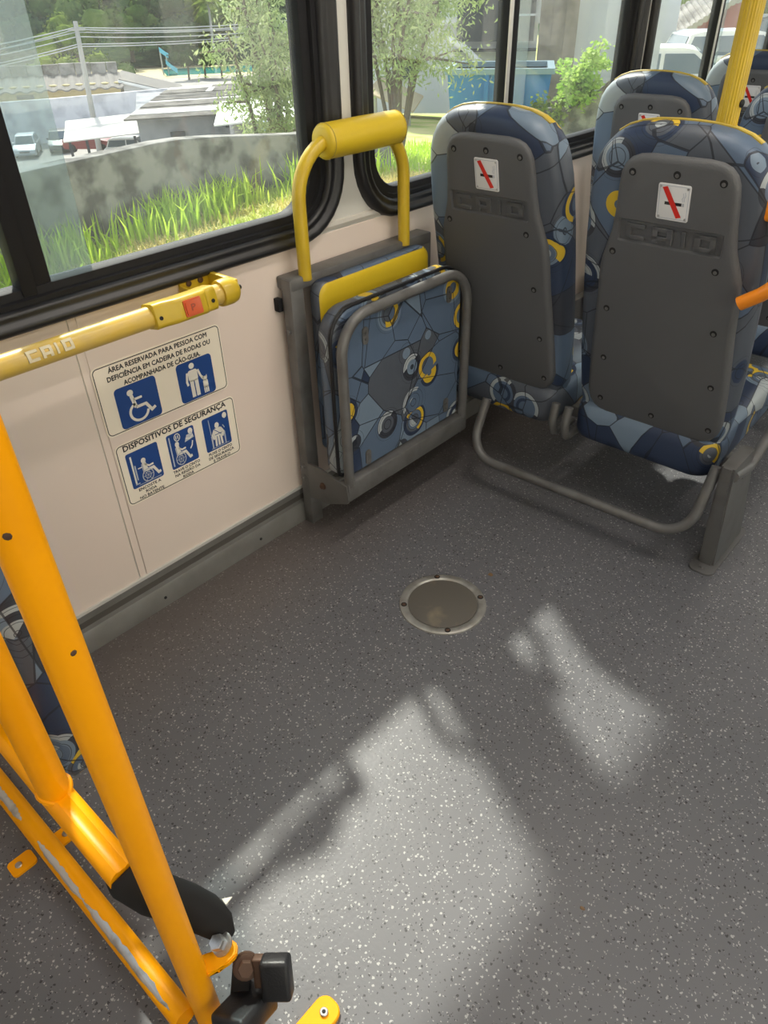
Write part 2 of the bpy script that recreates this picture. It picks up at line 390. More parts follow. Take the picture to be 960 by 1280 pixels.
# ------------------------------------------------------------------ bus shell
Y0, Y1, XR, ZC = -2.6, 7.0, 2.42, 2.12
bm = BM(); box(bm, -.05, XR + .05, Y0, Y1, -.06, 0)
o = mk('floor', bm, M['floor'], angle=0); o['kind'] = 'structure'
bm = BM(); box(bm, -.05, XR + .05, Y0, Y1, ZC, ZC + .05)
o = mk('ceiling', bm, M['ceiling'], angle=0); o['kind'] = 'structure'
PITCH = 1.495; WZ0, WZ1 = .752, 1.78
WIN = [(-0.120 + PITCH * k, 1.332 + PITCH * k) for k in range(-1, 5)]          # outer edge of each window's rubber
hole = lambda y0, y1: rrect(y0 + .012, y1 - .012, WZ0 + .012, WZ1 - .012, .145, 8)
bm = BM()
wy1 = WIN[-1][1] + .2
plate_with_holes(bm, [(Y0, 0), (wy1, 0), (wy1, ZC), (Y0, ZC)], [hole(max(a, Y0 + .05), b) for a, b in WIN], lambda a, b: (0, a, b), lambda a, b: (-.05, a, b))
wall = mk('wall_left', bm, M['pillar_white'], angle=0); wall['kind'] = 'structure'
bm = BM(); box(bm, -.05, 0, wy1, wy1 + .2, 0, ZC)
o = mk('wall_left_end', bm, M['wall_shell'], angle=0); o['kind'] = 'structure'
# laminate panels on the lower wall, with cover strips over their joints
for (a, b) in ((-2.55, -.90), (-.880, .578), (.597, 1.98), (2.0, 3.5), (3.52, 5.0)):
    bm = BM(); box(bm, 0, .004, a, b, .107, .762, .0015, 1); mk('panel', bm, M['wall_white'], wall)
for a in (-.90, .577, 1.98, 3.5):
    bm = BM(); box(bm, 0, .0025, a + .0035, a + .0195, .107, .762); mk('cover_strip', bm, M['wall_white'], wall, label='narrow cover strip between two wall panels')
# trim line that runs between the windows above the panels
bm = BM(); lp = [[(x, y, z) for x, z in ((0, .785), (.005, .783), (.008, .775), (.005, .768), (0, .766))] for y in (Y0, wy1)]
loft(bm, lp); o = mk('trim_1', bm, M['wall_shell']); o['kind'] = 'structure'
# aluminium baseboard
bm = BM(); prof = [(0, .108), (.009, .108), (.009, .100), (.006, .098), (.006, .080), (.002, .077), (.002, .060), (.013, .057), (.016, .050), (.022, .004), (.022, 0), (0, 0)]
loft(bm, [[(x, y, z) for x, z in prof] for y in (Y0, wy1)])
for f in bm.faces:
    c = f.calc_center_median()
    if .06 < c.z < .079 and c.x < .006: f.material_index = 1
    if c.z > .1: f.material_index = 2
bb = mk('baseboard_left', bm, [M['alu'], M['alu_dark'], M['alu_light']], angle=25); bb['kind'] = 'structure'
for y in (.62, .93, -.2):
    bm = BM(); disc(bm, (.0195, y, .025), (1, 0, .1), .004, .0015, 10); mk('rivet', bm, M['dark_hole'], bb)

def window(k, full):
    a, b = WIN[k]; a = max(a, Y0 + .05)
    win = bpy.data.objects.new('window_%d' % (k + 1), None); COL.objects.link(win); win['kind'] = 'structure'; ORG[win] = Vector((0, 0, 0))
    def L(dy, dz, r, x): return [(x, p, q) for p, q in rrect(a + dy, b - dy, WZ0 + dz, WZ1 - dz, r, 8)]
    bm = BM()
    loft(bm, [L(0, 0, .155, 0), L(.001, .001, .155, .010), L(.006, .006, .15, .019), L(.014, .013, .145, .023), L(.022, .02, .14, .020), L(.027, .024, .135, .013),
              L(.033, .029, .13, .011), L(.040, .034, .122, .014), L(.048, .039, .115, .012), L(.052, .043, .11, .002), L(.052, .043, .11, -.03)], False, False)
    mk('rubber_seal', bm, M['black_rubber'], win, angle=60)
    bm = BM()
    loft(bm, [L(.050, .041, .112, -.03), L(.050, .041, .112, .001), L(.066, .052, .10, .001), L(.068, .054, .098, -.008), L(.090, .068, .085, -.010), L(.092, .07, .085, -.014), L(.092, .07, .085, -.045), L(.05, .041, .112, -.045)], False, False)
    mk('sash_frame', bm, M['black_frame'], win, angle=35)
    y = a + .64
    bm = BM(); box(bm, -.044, -.006, y, y + .028, WZ0 + .055, WZ1 - .055, .003); box(bm, -.044, -.012, y + .026, y + .060, WZ0 + .055, WZ1 - .055, .002)
    mk('divider_bar', bm, M['black_frame'], win)
    if k >= 2:
        bm = BM(); box(bm, -.02, -.003, y + .002, y + .020, WZ0 + .07, WZ1 - .07, .003); mk('divider_trim', bm, M['alu_light'], win, label='pale aluminium strip on the divider')
    bm = BM(); box(bm, -.044, -.008, a + .05, b - .05, 1.352, 1.405, .003); mk('vent_rail', bm, M['black_frame'], win)
    bm = BM(); box(bm, -.030, -.026, a + .06, b - .06, WZ0 + .05, 1.38); mk('pane', bm, M['glass'], win, angle=0)
    bm = BM(); box(bm, -.030, -.026, a + .06, b - .06, 1.38, WZ1 - .05); mk('vent_pane', bm, M['glass_dark'], win, angle=0, label='dark tinted vent pane above the rail')
    bm = BM(); box(bm, -.041, -.037, y + .030, y + .156, WZ0 + .05, 1.36); mk('sliding_pane', bm, M['glass_tint'], win, angle=0, label='second sliding pane overlapping beside the divider')
    return win
for k in range(len(WIN)): window(k, True)

# right-hand side, rear and front of the bus (behind and beside the camera)
bm = BM(); rh = [rrect(a + .02, b - .02, .80, 1.75, .1, 4) for a, b in [(-2.4, -1.35), (1.25, 2.4), (2.55, 3.8), (3.95, 5.2), (5.35, 6.6)]]
door_hole = rrect(-1.2, 1.1, .03, 2.0, .05, 3)
plate_with_holes(bm, [(Y0, 0), (Y1, 0), (Y1, ZC), (Y0, ZC)], rh + [door_hole], lambda a, b: (XR, a, b), lambda a, b: (XR + .05, a, b))
wr = mk('wall_right', bm, M['wall_shell'], angle=0); wr['kind'] = 'structure'
for lp in rh:
    ys = [p[0] for p in lp]; bm = BM(); box(bm, XR + .02, XR + .024, min(ys), max(ys), .80, 1.75); mk('pane', bm, M['glass'], wr, angle=0)
dr = bpy.data.objects.new('door_1', None); COL.objects.link(dr); dr['kind'] = 'structure'; ORG[dr] = Vector((0, 0, 0))
for ya, yb in ((-1.19, -.055), (-.045, 1.09)):
    bm = BM(); lf = rrect(ya + .05, yb - .05, .10, 1.93, .06, 4)
    plate_with_holes(bm, [(ya, .035), (yb, .035), (yb, 1.99), (ya, 1.99)], [lf], lambda a, b: (XR + .01, a, b), lambda a, b: (XR + .04, a, b)); mk('door_leaf', bm, M['black_frame'], dr, angle=0)
    bm = BM(); box(bm, XR + .022, XR + .027, ya + .03, yb - .03, .08, 1.95); mk('pane', bm, M['glass'], dr, angle=0)
bm = BM(); box(bm, 0, XR, Y0 - .05, Y0, 0, ZC); o = mk('wall_back', bm, M['wall_shell'], angle=0); o['kind'] = 'structure'
bm = BM(); wh = [rrect(.15, XR - .15, .75, 1.9, .12, 4)]
plate_with_holes(bm, [(0, 0), (XR, 0), (XR, ZC), (0, ZC)], wh, lambda a, b: (a, Y1, b), lambda a, b: (a, Y1 + .05, b))
wf = mk('wall_front', bm, M['wall_shell'], angle=0); wf['kind'] = 'structure'
bm = BM(); box(bm, .15, XR - .15, Y1 + .02, Y1 + .024, .75, 1.9); mk('pane', bm, M['glass'], wf, angle=0)
# unseen ceiling strip lamps, added as fill to brighten the cabin
em = bpy.data.materials.new('fill diffuser'); em.use_nodes = True
eb = em.node_tree.nodes['Principled BSDF']; eb.inputs['Emission Color'].default_value = (1, .93, .84, 1); eb.inputs['Emission Strength'].default_value = 1.2
for (x, y) in ((.75, -.9), (1.75, -.9), (.75, 1.35), (1.75, 1.35), (.75, 4.4), (1.75, 4.4)):
    t = thing('fill_lamp', 'added ceiling fill lamp, %s pair, on the %s side' % ('rear' if y < 0 else 'middle' if y < 3 else 'front', 'window' if x < 1 else 'door'), 'lamp', (x, y, ZC), 'added fill lamps along the ceiling')
    bm = BM(); box(bm, x - .07, x + .07, y - .62, y + .62, ZC - .02, ZC, .004); mk('housing', bm, M['ceiling'], t)
    bm = BM(); box(bm, x - .055, x + .055, y - .6, y + .6, ZC - .035, ZC - .02, .006); mk('diffuser', bm, em, t)
    ld = bpy.data.lights.new('strip', 'AREA'); ld.shape = 'RECTANGLE'; ld.size = .1; ld.size_y = 1.2; ld.energy = FILL_POWER * (1.7 if .5 < y < 3 else 0.8); ld.color = (1, .92, .84)
    lo = bpy.data.objects.new('fill_light', ld); COL.objects.link(lo); lo.location = (0, 0, -.04); lo.parent = t

# ------------------------------------------------------------------ the double seats
TANR = math.tan(math.radians(12))
SEAT = 1.045                                                    # overall size of the seat shells
def back_y(z): return 1.693 - TANR * (z - .30)
PCX, CCX = {'L': .271, 'R': .731}, {'L': .262, 'R': .716}
COVER = [(0.3, 0.15), (0.318, 0.17), (0.345, 0.18), (0.4, 0.186), (0.5, 0.19), (0.6, 0.19), (0.7, 0.189), (0.78, 0.187), (0.85, 0.183), (0.8934, 0.179), (0.9325, 0.172), (0.9585, 0.163), (0.9785, 0.15), (0.9941, 0.134), (1.0062, 0.114), (1.0149, 0.088), (1.0201, 0.055), (1.0219, 0.018)]
PANEL = [(.350, .105), (.354, .130), (.364, .150), (.382, .163), (.41, .169), (.50, .167), (.58, .162), (.65, .157), (.715, .155), (.755, .151), (.785, .142), (.82, .131), (.86, .125), (.91, .121), (.94, .117), (.957, .109), (.969, .097), (.976, .080), (.979, .055)]
def outline(prof): return [(w, z) for z, w in prof] + [(-w, z) for z, w in reversed(prof)]
def inset(pts, d):
    n = len(pts); out = []
    for i in range(n):
        a, b, c = pts[i - 1], pts[i], pts[(i + 1) % n]
        tx, ty = c[0] - a[0], c[1] - a[1]; l = math.hypot(tx, ty) or 1
        out.append((b[0] - ty / l * d, b[1] + tx / l * d))
    return out
def bp3(cx, u, z, d):
    h = z * SEAT - .056; return (cx + u * SEAT, back_y(h) + d, h + .12 * d)
LET = {'C': [(0, 0, .28, 1), (0, .74, 1, 1), (0, 0, 1, .26)], 'A': [(0, 0, .28, 1), (.72, 0, 1, 1), (0, .74, 1, 1), (0, .22, 1, .46)],
       'I': [(.3, 0, .7, 1)], 'O': [(0, 0, .28, 1), (.72, 0, 1, 1), (0, .74, 1, 1), (0, 0, 1, .26)]}
def letters(bm, word, a0, a1, b0, b1, fm, h0, h1, gap=.32, nv=1, mi=0):
    """Raised block lettering: fm(a, b, height)."""
    ws = [1 if c != 'I' else .55 for c in word]; tot = sum(ws) + gap * (len(word) - 1); s = (a1 - a0) / tot; a = a0
    for c, w in zip(word, ws):
        for (p, q, r_, t_) in LET[c]:
            ps = [(a + p * w * s, a + r_ * w * s), (b0 + q * (b1 - b0), b0 + t_ * (b1 - b0))]
            k = max(1, int(round(nv * (t_ - q)))); lps = []
            for i in range(k + 1):
                v = ps[1][0] + (ps[1][1] - ps[1][0]) * i / k
                lps.append([fm(ps[0][0], v, h0), fm(ps[0][1], v, h0), fm(ps[0][1], v, h1), fm(ps[0][0], v, h1)])
            loft(bm, lps, mis=[mi] * (k + 1))
        a += (w + gap) * s

def make_back(t, side, fab):
    cx, px = CCX[side], PCX[side]
    co = outline(COVER); n = len(co)
    lay = [(-.004, .035), (0, .014), (.006, .004), (.020, -.003), (.045, -.006), (.070, -.002), (.088, .012), (.098, .035), (.102, .07)]
    loops = [[bp3(cx, u, z, d) for u, z in inset(co, q)] for d, q in lay]
    def mi(i, j):
        zz = (co[j][1] + co[(j + 1) % n][1]) / 2
        return 1 if (i >= 4 and zz > .987) else 0
    bm = BM(); loft(bm, loops, mis=mi)
    bk = mk('backrest', bm, [fab, M['vinyl_yellow']], t, angle=60)
    # piping that follows the seam between back cloth and yellow front
    bm = BM(); tube(bm, [bp3(cx, u, z, .044) for u, z in inset(co, -.0055)][13:23], .0035, 6); mk('piping', bm, M['piping'], bk)
    # grey moulded shell with a recessed name panel
    po = outline(PANEL); f = lambda u, z, d: bp3(px, u, z, d)
    rec = rrect(-.113, .106, .803, .851, .004, 2)
    bm = BM(); loft(bm, [[f(u, z, d) for u, z in inset(po, q)] for d, q in ((.006, 0), (-.008, 0), (-.013, .003), (-.016, .008), (-.0175, .014))], False, False)
    inn = inset(po, .014); es = []
    for lp in (inn, rec):
        vs = [bm.verts.new(f(u, z, -.0175)) for u, z in lp]; es += [bm.edges.new((vs[i], vs[(i + 1) % len(vs)])) for i in range(len(vs))]
    bmesh.ops.triangle_fill(bm, edges=es, use_beauty=True)
    rin = rrect(-.110, .103, .806, .848, .003, 2)
    loft(bm, [[f(u, z, -.0175) for u, z in rec], [f(u, z, -.0125) for u, z in rin]], False, True)
    bmesh.ops.remove_doubles(bm, verts=bm.verts[:], dist=1e-5)
    pn = mk('back_panel', bm, M['grey_plastic'], t, angle=38)
    for ch, u0, u1 in (('C', -.096, -.054), ('A', -.038, .004), ('I', .018, .036), ('O', .050, .092)):
        bm = BM(); letters(bm, ch, u0, u1, .811, .843, f, -.0120, -.0182); bmesh.ops.remove_doubles(bm, verts=bm.verts[:], dist=1e-5)
        bmesh.ops.bevel(bm, geom=bm.edges[:], offset=.0010, segments=1, affect='EDGES'); mk('embossed_letter', bm, M['grey_plastic'], pn, angle=25)
    nb = Vector((0, -1, -TANR)).normalized()
    for (u, z) in ((-.090, .944), (0, .948), (.089, .943), (-.122, .778), (.100, .775), (-.128, .642), (-.128, .512), (-.130, .394), (.118, .642), (.133, .511), (.006, .388), (.145, .397)):
        c = Vector(f(u, z, -.0176)); bm = BM(); disc(bm, c, nb, .0078, .0005, 14, mi=1); disc(bm, c - Vector((0, 0, .0015)), nb, .0042, .0014, 10, mi=0)
        mk('screw', bm, [M['grey_metal'], M['dark_hole']], pn)
    # enamel no-smoking plate
    q = lambda a, b, h=0: f(-.001 + a, .897 + b, -.0178 - h)
    bm = BM(); loft(bm, [[q(a, b, h) for a, b in rrect(-.0325 + i_, .0325 - i_, -.0345 + i_, .0345 - i_, .004, 3)] for h, i_ in ((0, 0), (.0014, 0), (.0018, .001))])
    k = lambda h: (lambda a, b: q(a, b, h))
    ribbon(bm, [(-.029, -.031), (.029, -.031), (.029, .031), (-.029, .031), (-.029, -.031)], .0012, k(.0021), 3)
    ribbon(bm, [(-.017, -.002), (.017, -.002)], .006, k(.0021), 2)
    ribbon(bm, [(.018, -.002), (.022, -.002)], .006, k(.0021), 3)
    ribbon(bm, [(.019, .004), (.017, .009), (.020, .014), (.018, .020)], .0012, k(.0021), 3)
    ribbon(bm, [(.022, .004), (.021, .010), (.0235, .015), (.022, .022)], .0012, k(.0021), 3)
    poly(bm, [(-.024, .027), (-.014, .030), (.019, -.026), (.009, -.029)], k(.0024), 1)
    for a in (-.027, .027):
        for b in (-.029, .029): disc(bm, q(a, b, .0020), nb, .0026, .0012, 8, mi=4)
    mk('no_smoking_plate', bm, [M['sign_white'], M['red'], M['ink'], M['print_grey'], M['steel']], pn, angle=30, label='small white plate with red bar across a cigarette')
    # cushion
    bm = BM(); so = rrect(cx - .196, cx + .196, 1.665, 2.12, .05, 6)
    cen = (cx, 1.89)
    def sl(z, s): return [(cen[0] + (x - cen[0]) * s, cen[1] + (y - cen[1]) * s, z - .026 + (y - 1.66) * .08) for x, y in so]
    loft(bm, [sl(.238, .94), sl(.246, .985), sl(.262, 1.0), sl(.31, 1.005), sl(.335, .985), sl(.348, .93), sl(.352, .8)])
    mk('seat_cushion', bm, fab, t, angle=60)

def make_double_seat(label):
    t = thing('double_seat', label, 'seat', (.53, 1.65, 0), 'patterned double seats along the window wall')
    make_back(t, 'L', M['fabric2']); make_back(t, 'R', M['fabric'])
    gm = M['grey_metal']
    # foot guard: bent tube below the seats
    pts = fillet([(.262, 1.63, .255), (.262, 1.555, .098), (.925, 1.565, .104), (.935, 1.63, .29)], .085, 8)
    bm = BM(); tube(bm, pts, .0135, 14); mk('foot_guard', bm, gm, t)
    # crossbeam and the brackets that carry cushions and backs
    bm = BM(); box(bm, .03, .97, 1.80, 1.84, .192, .226, .005); mk('crossbeam', bm, gm, t)
    for x in (.475, .515):
        bm = BM(); tube(bm, fillet([(x, 1.76, .205), (x, 1.655, .205), (x, 1.643, .25), (x, 1.655, .30)], .025, 5), .012, 10); mk('back_bracket', bm, gm, t)
    bm = BM(); box(bm, .022, .060, 1.62, 1.90, .14, .26, .006); mk('wall_bracket', bm, gm, t)
    # pressed steel leg on the aisle side
    bm = BM()
    def ll(z, y0, y1, x0, x1): return [(x0, y0, z), (x1, y0, z), (x1, y1, z), (x0, y1, z)]
    lo = [ll(.004, 1.632, 1.832, .952, .992), ll(.10, 1.622, 1.80, .952, .990), ll(.24, 1.604, 1.76, .950, .985), ll(.312, 1.598, 1.735, .950, .982)]
    loft(bm, lo); bmesh.ops.bevel(bm, geom=[e for e in bm.edges if abs(e.verts[0].co.z - e.verts[1].co.z) > .03], offset=.006, segments=2, affect='EDGES')
    leg = mk('leg', bm, gm, t)
    bm = BM(); loft(bm, [[(x, y, z) for x, y in rrect(.941, 1.004, 1.590, 1.85, .02, 5)] for z in (0, .005)]); mk('foot_plate', bm, gm, leg)
    bm = BM(); hexbolt(bm, (.972, 1.611, .005), (0, 0, 1), .007, .006); mk('bolt', bm, gm, leg)
    bm = BM(); hexbolt(bm, (.985, 1.66, .27), (1, 0, .05), .006, .006); mk('bolt', bm, gm, leg)
    # curved armrest tube on the aisle side
    pts = fillet([(.978, 1.618, .285), (.982, 1.735, .262), (.992, 1.80, .34), (.992, 1.74, .56), (.985, 1.95, .60)], [.04, .07, .05], 7)
    bm = BM(); tube(bm, pts, .014, 12); mk('armrest_tube', bm, gm, t)
    # orange grab handle on the outer edge of the aisle seat
    pts = [(.906, 1.599, .890), (.941, 1.592, .881), (.969, 1.583, .851), (.976, 1.578, .801), (.969, 1.573, .761), (.938, 1.568, .730), (.903, 1.562, .705)]
    bm = BM(); tube(bm, fillet(pts, .03, 3), .017, 12, flat=(.85, 1.0)); box(bm, .878, .938, 1.58, 1.63, .861, .914, .010, 3); mk('grab_handle', bm, M['orange'], t, label='orange plastic grab handle on the aisle side')
    return t
row1 = make_double_seat('nearest double seat, two patterned backs with full grey panels above a bent foot guard')
row2 = copy_tree(row1); row2.location.y += .852; row2['label'] = 'double seat directly in front of the nearest one, only its backrest tops in view'
row3 = copy_tree(row1); row3.location.y += 1.704; row3['label'] = 'farthest double seat, its headrest half hidden behind the ribbed yellow pole'

# ribbed yellow grab pole rising from the aisle seat
t = thing('grab_pole', 'ribbed yellow vertical pole rising from the nearest aisle seat', 'pole', (.781, 1.604, 1.02))
bm = BM(); n = 48
rr = [.0200 if k % 2 else .0190 for k in range(n)]
loft(bm, [[(.781 + rr[k] * math.cos(2 * PI * k / n), 1.604 + rr[k] * math.sin(2 * PI * k / n), z) for k in range(n)] for z in (1.004, 2.118)]); mk('ribbed_tube', bm, M['yellow_lemon'], t, angle=30)
bm = BM(); tube(bm, [(.781, 1.604, 1.000), (.781, 1.604, 1.017)], .0213, 20); mk('socket', bm, M['vinyl_yellow'], t)
bm = BM(); disc(bm, (.801, 1.602, 1.055), (1, -.2, 0), .007, .003, 12); mk('set_screw', bm, M['dark_hole'], t)

# ------------------------------------------------------------------ folding seat on the wall
t = thing('folding_seat', 'folded-up patterned tip-up seat under a yellow loop handle on the wall', 'seat', (.05, 1.35, 0))
gm = M['grey_metal']
for y in (1.092, 1.572):
    bm = BM(); box(bm, .0225, .055, y, y + .042, .0, .70, .004); mk('post', bm, gm, t)
bm = BM(); box(bm, .004, .057, 1.094, 1.612, .672, .702, .005); mk('top_rail', bm, gm, t)
for z in (.637,):
    bm = BM(); box(bm, .004, .022, 1.080, 1.094, z - .016, z + .016, .002); mk('wall_tab', bm, M['black_frame'], t)
for (y, z) in ((1.0915, .575), (1.0915, .19), (1.0915, .155)):
    bm = BM(); hexbolt(bm, (.039, y, z), (0, -1, 0), .006, .006); mk('bolt', bm, gm, t)
# back pad: fabric cushion with a yellow upper face
bm = BM(); o2 = rrect(1.148, 1.566, .22, .684, .03, 5); cy, cz = 1.357, .45
def bl(x, q): return [(x, cy + (a - cy) * (1 - q / .209), cz + (b - cz) * (1 - q / .23)) for a, b in o2]
loft(bm, [bl(.056, .004), bl(.060, 0), bl(.078, 0), bl(.086, .004), bl(.090, .014), bl(.091, .03)], mis=lambda i, j: 1 if i >= 3 else 0)
for f in bm.faces:
    if f.calc_center_median().x > .089: f.material_index = 1
mk('back_pad', bm, [M['fabric2'], M['vinyl_yellow']], t, angle=60)
# seat pad, tipped up, with the steel hoop that carries it
bm = BM(); o2 = rrect(1.098, 1.594, .205, .648, (.075, .075, .02, .02), 7); cy, cz = 1.346, .43
def sl2(x, q): return [(x, a, b) for a, b in inset(o2, q)]
loft(bm, [sl2(.112, .05), sl2(.116, .02), sl2(.124, .007), sl2(.138, 0), sl2(.160, 0), sl2(.170, .005), sl2(.1735, .015)])
pad = mk('seat_pad', bm, M['fabric'], t, angle=60)
bm = BM(); tube(bm, [(.1685, a, b) for a, b in inset(o2, .001)], .005, 8, closed=True); mk('piping', bm, M['black_plastic'], pad)
bm = BM(); o3 = rrect(1.125, 1.588, .20, .625, (.06, .06, .01, .01), 6)
loft(bm, [[(x, a, b) for a, b in o3] for x in (.1736, .180)]); mk('base_board', bm, M['fabric3'], t, angle=30)
for (y, z) in ((1.205, .565), (1.535, .575), (1.20, .225), (1.535, .245)):
    bm = BM(); loft(bm, [[(x, y + a, z + b) for a, b in rrect(-.010, .010, -.022, .022, .009, 4)] for x in (.180, .1835)]); disc(bm, (.1835, y, z + .008), (1, 0, 0), .004, .002, 10); disc(bm, (.1835, y, z - .010), (1, 0, 0), .003, .002, 10)
    mk('clip', bm, gm, t)
pts = fillet([(.196, 1.110, .185), (.196, 1.108, .632), (.196, 1.598, .634), (.196, 1.598, .185)], .09, 9)
bm = BM(); tube(bm, pts, .0132, 14); mk('hoop_tube', bm, gm, t)
bm = BM(); box(bm, .172, .206, 1.096, 1.612, .140, .196, .006); mk('hinge_bar', bm, gm, t)
for y in (1.094, 1.584):
    bm = BM(); loft(bm, [[(x, yy, z) for x, z in ((.05, .205), (.10, .205), (.20, .19), (.205, .145), (.20, .135), (.12, .10), (.05, .095))] for yy in (y - .001, y + .006)]); mk('hinge_arm', bm, gm, t)
    bm = BM(); hexbolt(bm, (.11, y - .001 if y < 1.3 else y + .006, .155), (0, -1 if y < 1.3 else 1, 0), .007, .006); mk('bolt', bm, M['rust'], t)
# yellow loop handle with padded roll
pts = fillet([(.05, 1.146, .69), (.05, 1.146, .975), (.05, 1.504, .975), (.05, 1.504, .69)], .115, 10)
bm = BM(); tube(bm, pts, .0155, 16); h = mk('loop_handle', bm, M['yellow_lemon'], t)
bm = BM(); prof = [(1.226, .014), (1.227, .029), (1.231, .0345), (1.237, .0365), (1.262, .037), (1.36, .0375), (1.45, .037), (1.474, .0365), (1.480, .033), (1.482, .014)]
loft(bm, [[(.05 + r * math.cos(2 * PI * k / 24), y, .972 + r * math.sin(2 * PI * k / 24)) for k in range(24)] for y, r in prof])
mk('handle_pad', bm, M['vinyl_yellow'], t, angle=45)
for y in (1.237, 1.474):
    bm = BM(); tube(bm, [(.05 + .0366 * math.cos(2 * PI * k / 24), y, .972 + .0366 * math.sin(2 * PI * k / 24)) for k in range(24)], .0012, 6, closed=True); mk('seam', bm, M['piping'], t)

# ------------------------------------------------------------------ wall handrail with stop button
RX, RZ, RR = .100, .744, .0205
t = thing('wall_handrail', 'yellow horizontal rail with orange stop button fixed below the window', 'handrail', (RX, .4, RZ))
bm = BM(); tube(bm, [(RX, -.42, RZ), (RX, .885, RZ)], RR, 24); rail = mk('rail', bm, M['rail_yellow'], t)
bm = BM(); prof = [(.862, .0205), (.862, .0262), (.868, .0275), (.888, .0275), (.898, .025), (.905, .018), (.907, .006)]
loft(bm, [[(RX + r * math.cos(2 * PI * k / 24), y, RZ + r * math.sin(2 * PI * k / 24)) for k in range(24)] for y, r in prof]); mk('end_cap', bm, M['yellow_lemon'], t)
bm = BM(); disc(bm, (RX + .01, .9065, RZ + .004), (0, 1, 0), .005, .005, 10); mk('cap_screw', bm, M['dark_hole'], t)
for y0 in (.830, -.38):
    bm = BM(); box(bm, .004, .012, y0, y0 + .085, RZ - .028, RZ + .022, .003); box(bm, .010, RX, y0 + .072, y0 + .085, RZ - .022, RZ + .018, .003); box(bm, .010, RX, y0, y0 + .006, RZ - .015, RZ + .004, .002)
    br = mk('wall_bracket', bm, M['yellow_lemon'], t)
    for yy in (.022, .052):
        bm = BM(); disc(bm, (.012, y0 + yy, RZ + .006), (1, 0, 0), .0065, .003, 12); mk('screw', bm, M['rust'], br)
def onrail(y, s, h):                     # point on the tube: s metres around it from the front, h above its surface
    a = math.radians(22) + s / RR; return (RX + (RR + h) * math.cos(a), y, RZ + (RR + h) * math.sin(a))
for ch, u0, u1 in (('C', .446, .466), ('A', .472, .491), ('I', .495, .505), ('O', .511, .530)):
    bm = BM(); letters(bm, ch, u0, u1, -.0085, .0105, onrail, -.001, .0018, nv=4); mk('raised_letter', bm, M['lettering'], rail)
# button housing: clamp bands and a raised box
ac = math.radians(12); ca, sa = math.cos(ac), math.sin(ac)
def hx(p, q, y): return (RX + p * ca - q * sa, y, RZ + p * sa + q * ca)      # p outwards, q upwards
bm = BM()
def hl(y, p0, p1, q): return [hx(a, b, y) for a, b in rrect(p0, p1, -q, q, min(.010, q * .4), 4)]
loft(bm, [hl(.695, -.018, .024, .021), hl(.697, -.022, .026, .024), hl(.718, -.022, .026, .024), hl(.738, -.022, .036, .0235), hl(.748, -.022, .038, .023), hl(.802, -.022, .038, .023), hl(.810, -.022, .034, .0235), hl(.815, -.022, .026, .024), hl(.838, -.022, .026, .024), hl(.840, -.018, .024, .021)])
hs_ = mk('button_housing', bm, M['yellow_lemon'], t, angle=50)
bm = BM(); loft(bm, [[hx(p, b, a) for a, b in rrect(.752, .792, -.016, .016, .003, 3)] for p in (.037, .0405)]); loft(bm, [[hx(p, b, a) for a, b in rrect(.755, .789, -.013, .013, .003, 3)] for p in (.0405, .0425)])
fmB = lambda a, b: hx(.0428, b, a)
bt = mk('stop_button', bm, M['orange_button'], hs_, label='square orange push button')
bm = BM(); text_into(bm, 'P', .766, .776, -.006, .018, fmB, .02); mk('button_letter', bm, M['button_mark'], hs_, angle=0)
for y in (.706, .828):
    bm = BM(); disc(bm, hx(.026, -.004, y), (ca, 0, sa), .004, .002, 10); mk('screw', bm, M['dark_hole'], hs_)

# ------------------------------------------------------------------ the two stickers on the wall
def pl(x): return lambda a, b: (x, a, b)
def sticker(y0, y1, z0, z1, label):
    t = thing('wall_sign', label, 'sign', (.004, (y0 + y1) / 2, (z0 + z1) / 2))
    bm = BM(); loft(bm, [[(x, a, b) for a, b in rrect(y0, y1, z0, z1, .013, 5)] for x in (.0042, .0050)]); mk('sticker', bm, M['sticker'], t, angle=30)
    r0 = rrect(y0 + .003, y1 - .003, z0 + .003, z1 - .003, .011, 5); r1 = rrect(y0 + .005, y1 - .005, z0 + .005, z1 - .005, .009, 5)
    bm = BM(); loft(bm, [[(.0052, a, b) for a, b in r0], [(.0052, a, b) for a, b in r1]], False, False); mk('border_line', bm, M['ink'], t, angle=0)
    return t
def pict(t, y0, y1, z0, z1, draw):
    bm = BM(); poly(bm, rrect(y0, y1, z0, z1, .009 if y1 - y0 > .09 else .005, 4), pl(.0053)); p = mk('pictogram', bm, M['blue'], t, angle=0)
    bm = BM(); draw(bm, lambda a, b: (.0056, y0 + a * (y1 - y0), z0 + b * (z1 - z0)), lambda a, b: (.0058, y0 + a * (y1 - y0), z0 + b * (z1 - z0)))
    mk('symbol', bm, [M['print_white'], M['print_grey'], M['blue']], p, angle=0)
def d_wheel(bm, f, g):
    dot(bm, (.35, .80), .075, f); ribbon(bm, [(.36, .73), (.42, .42)], .085, f); ribbon(bm, [(.40, .62), (.60, .62)], .055, f)
    ribbon(bm, [(.42, .42), (.66, .42), (.77, .22), (.87, .27)], .07, f); ribbon(bm, arc((.47, .30), .215, 105, 352, 22), .06, f)
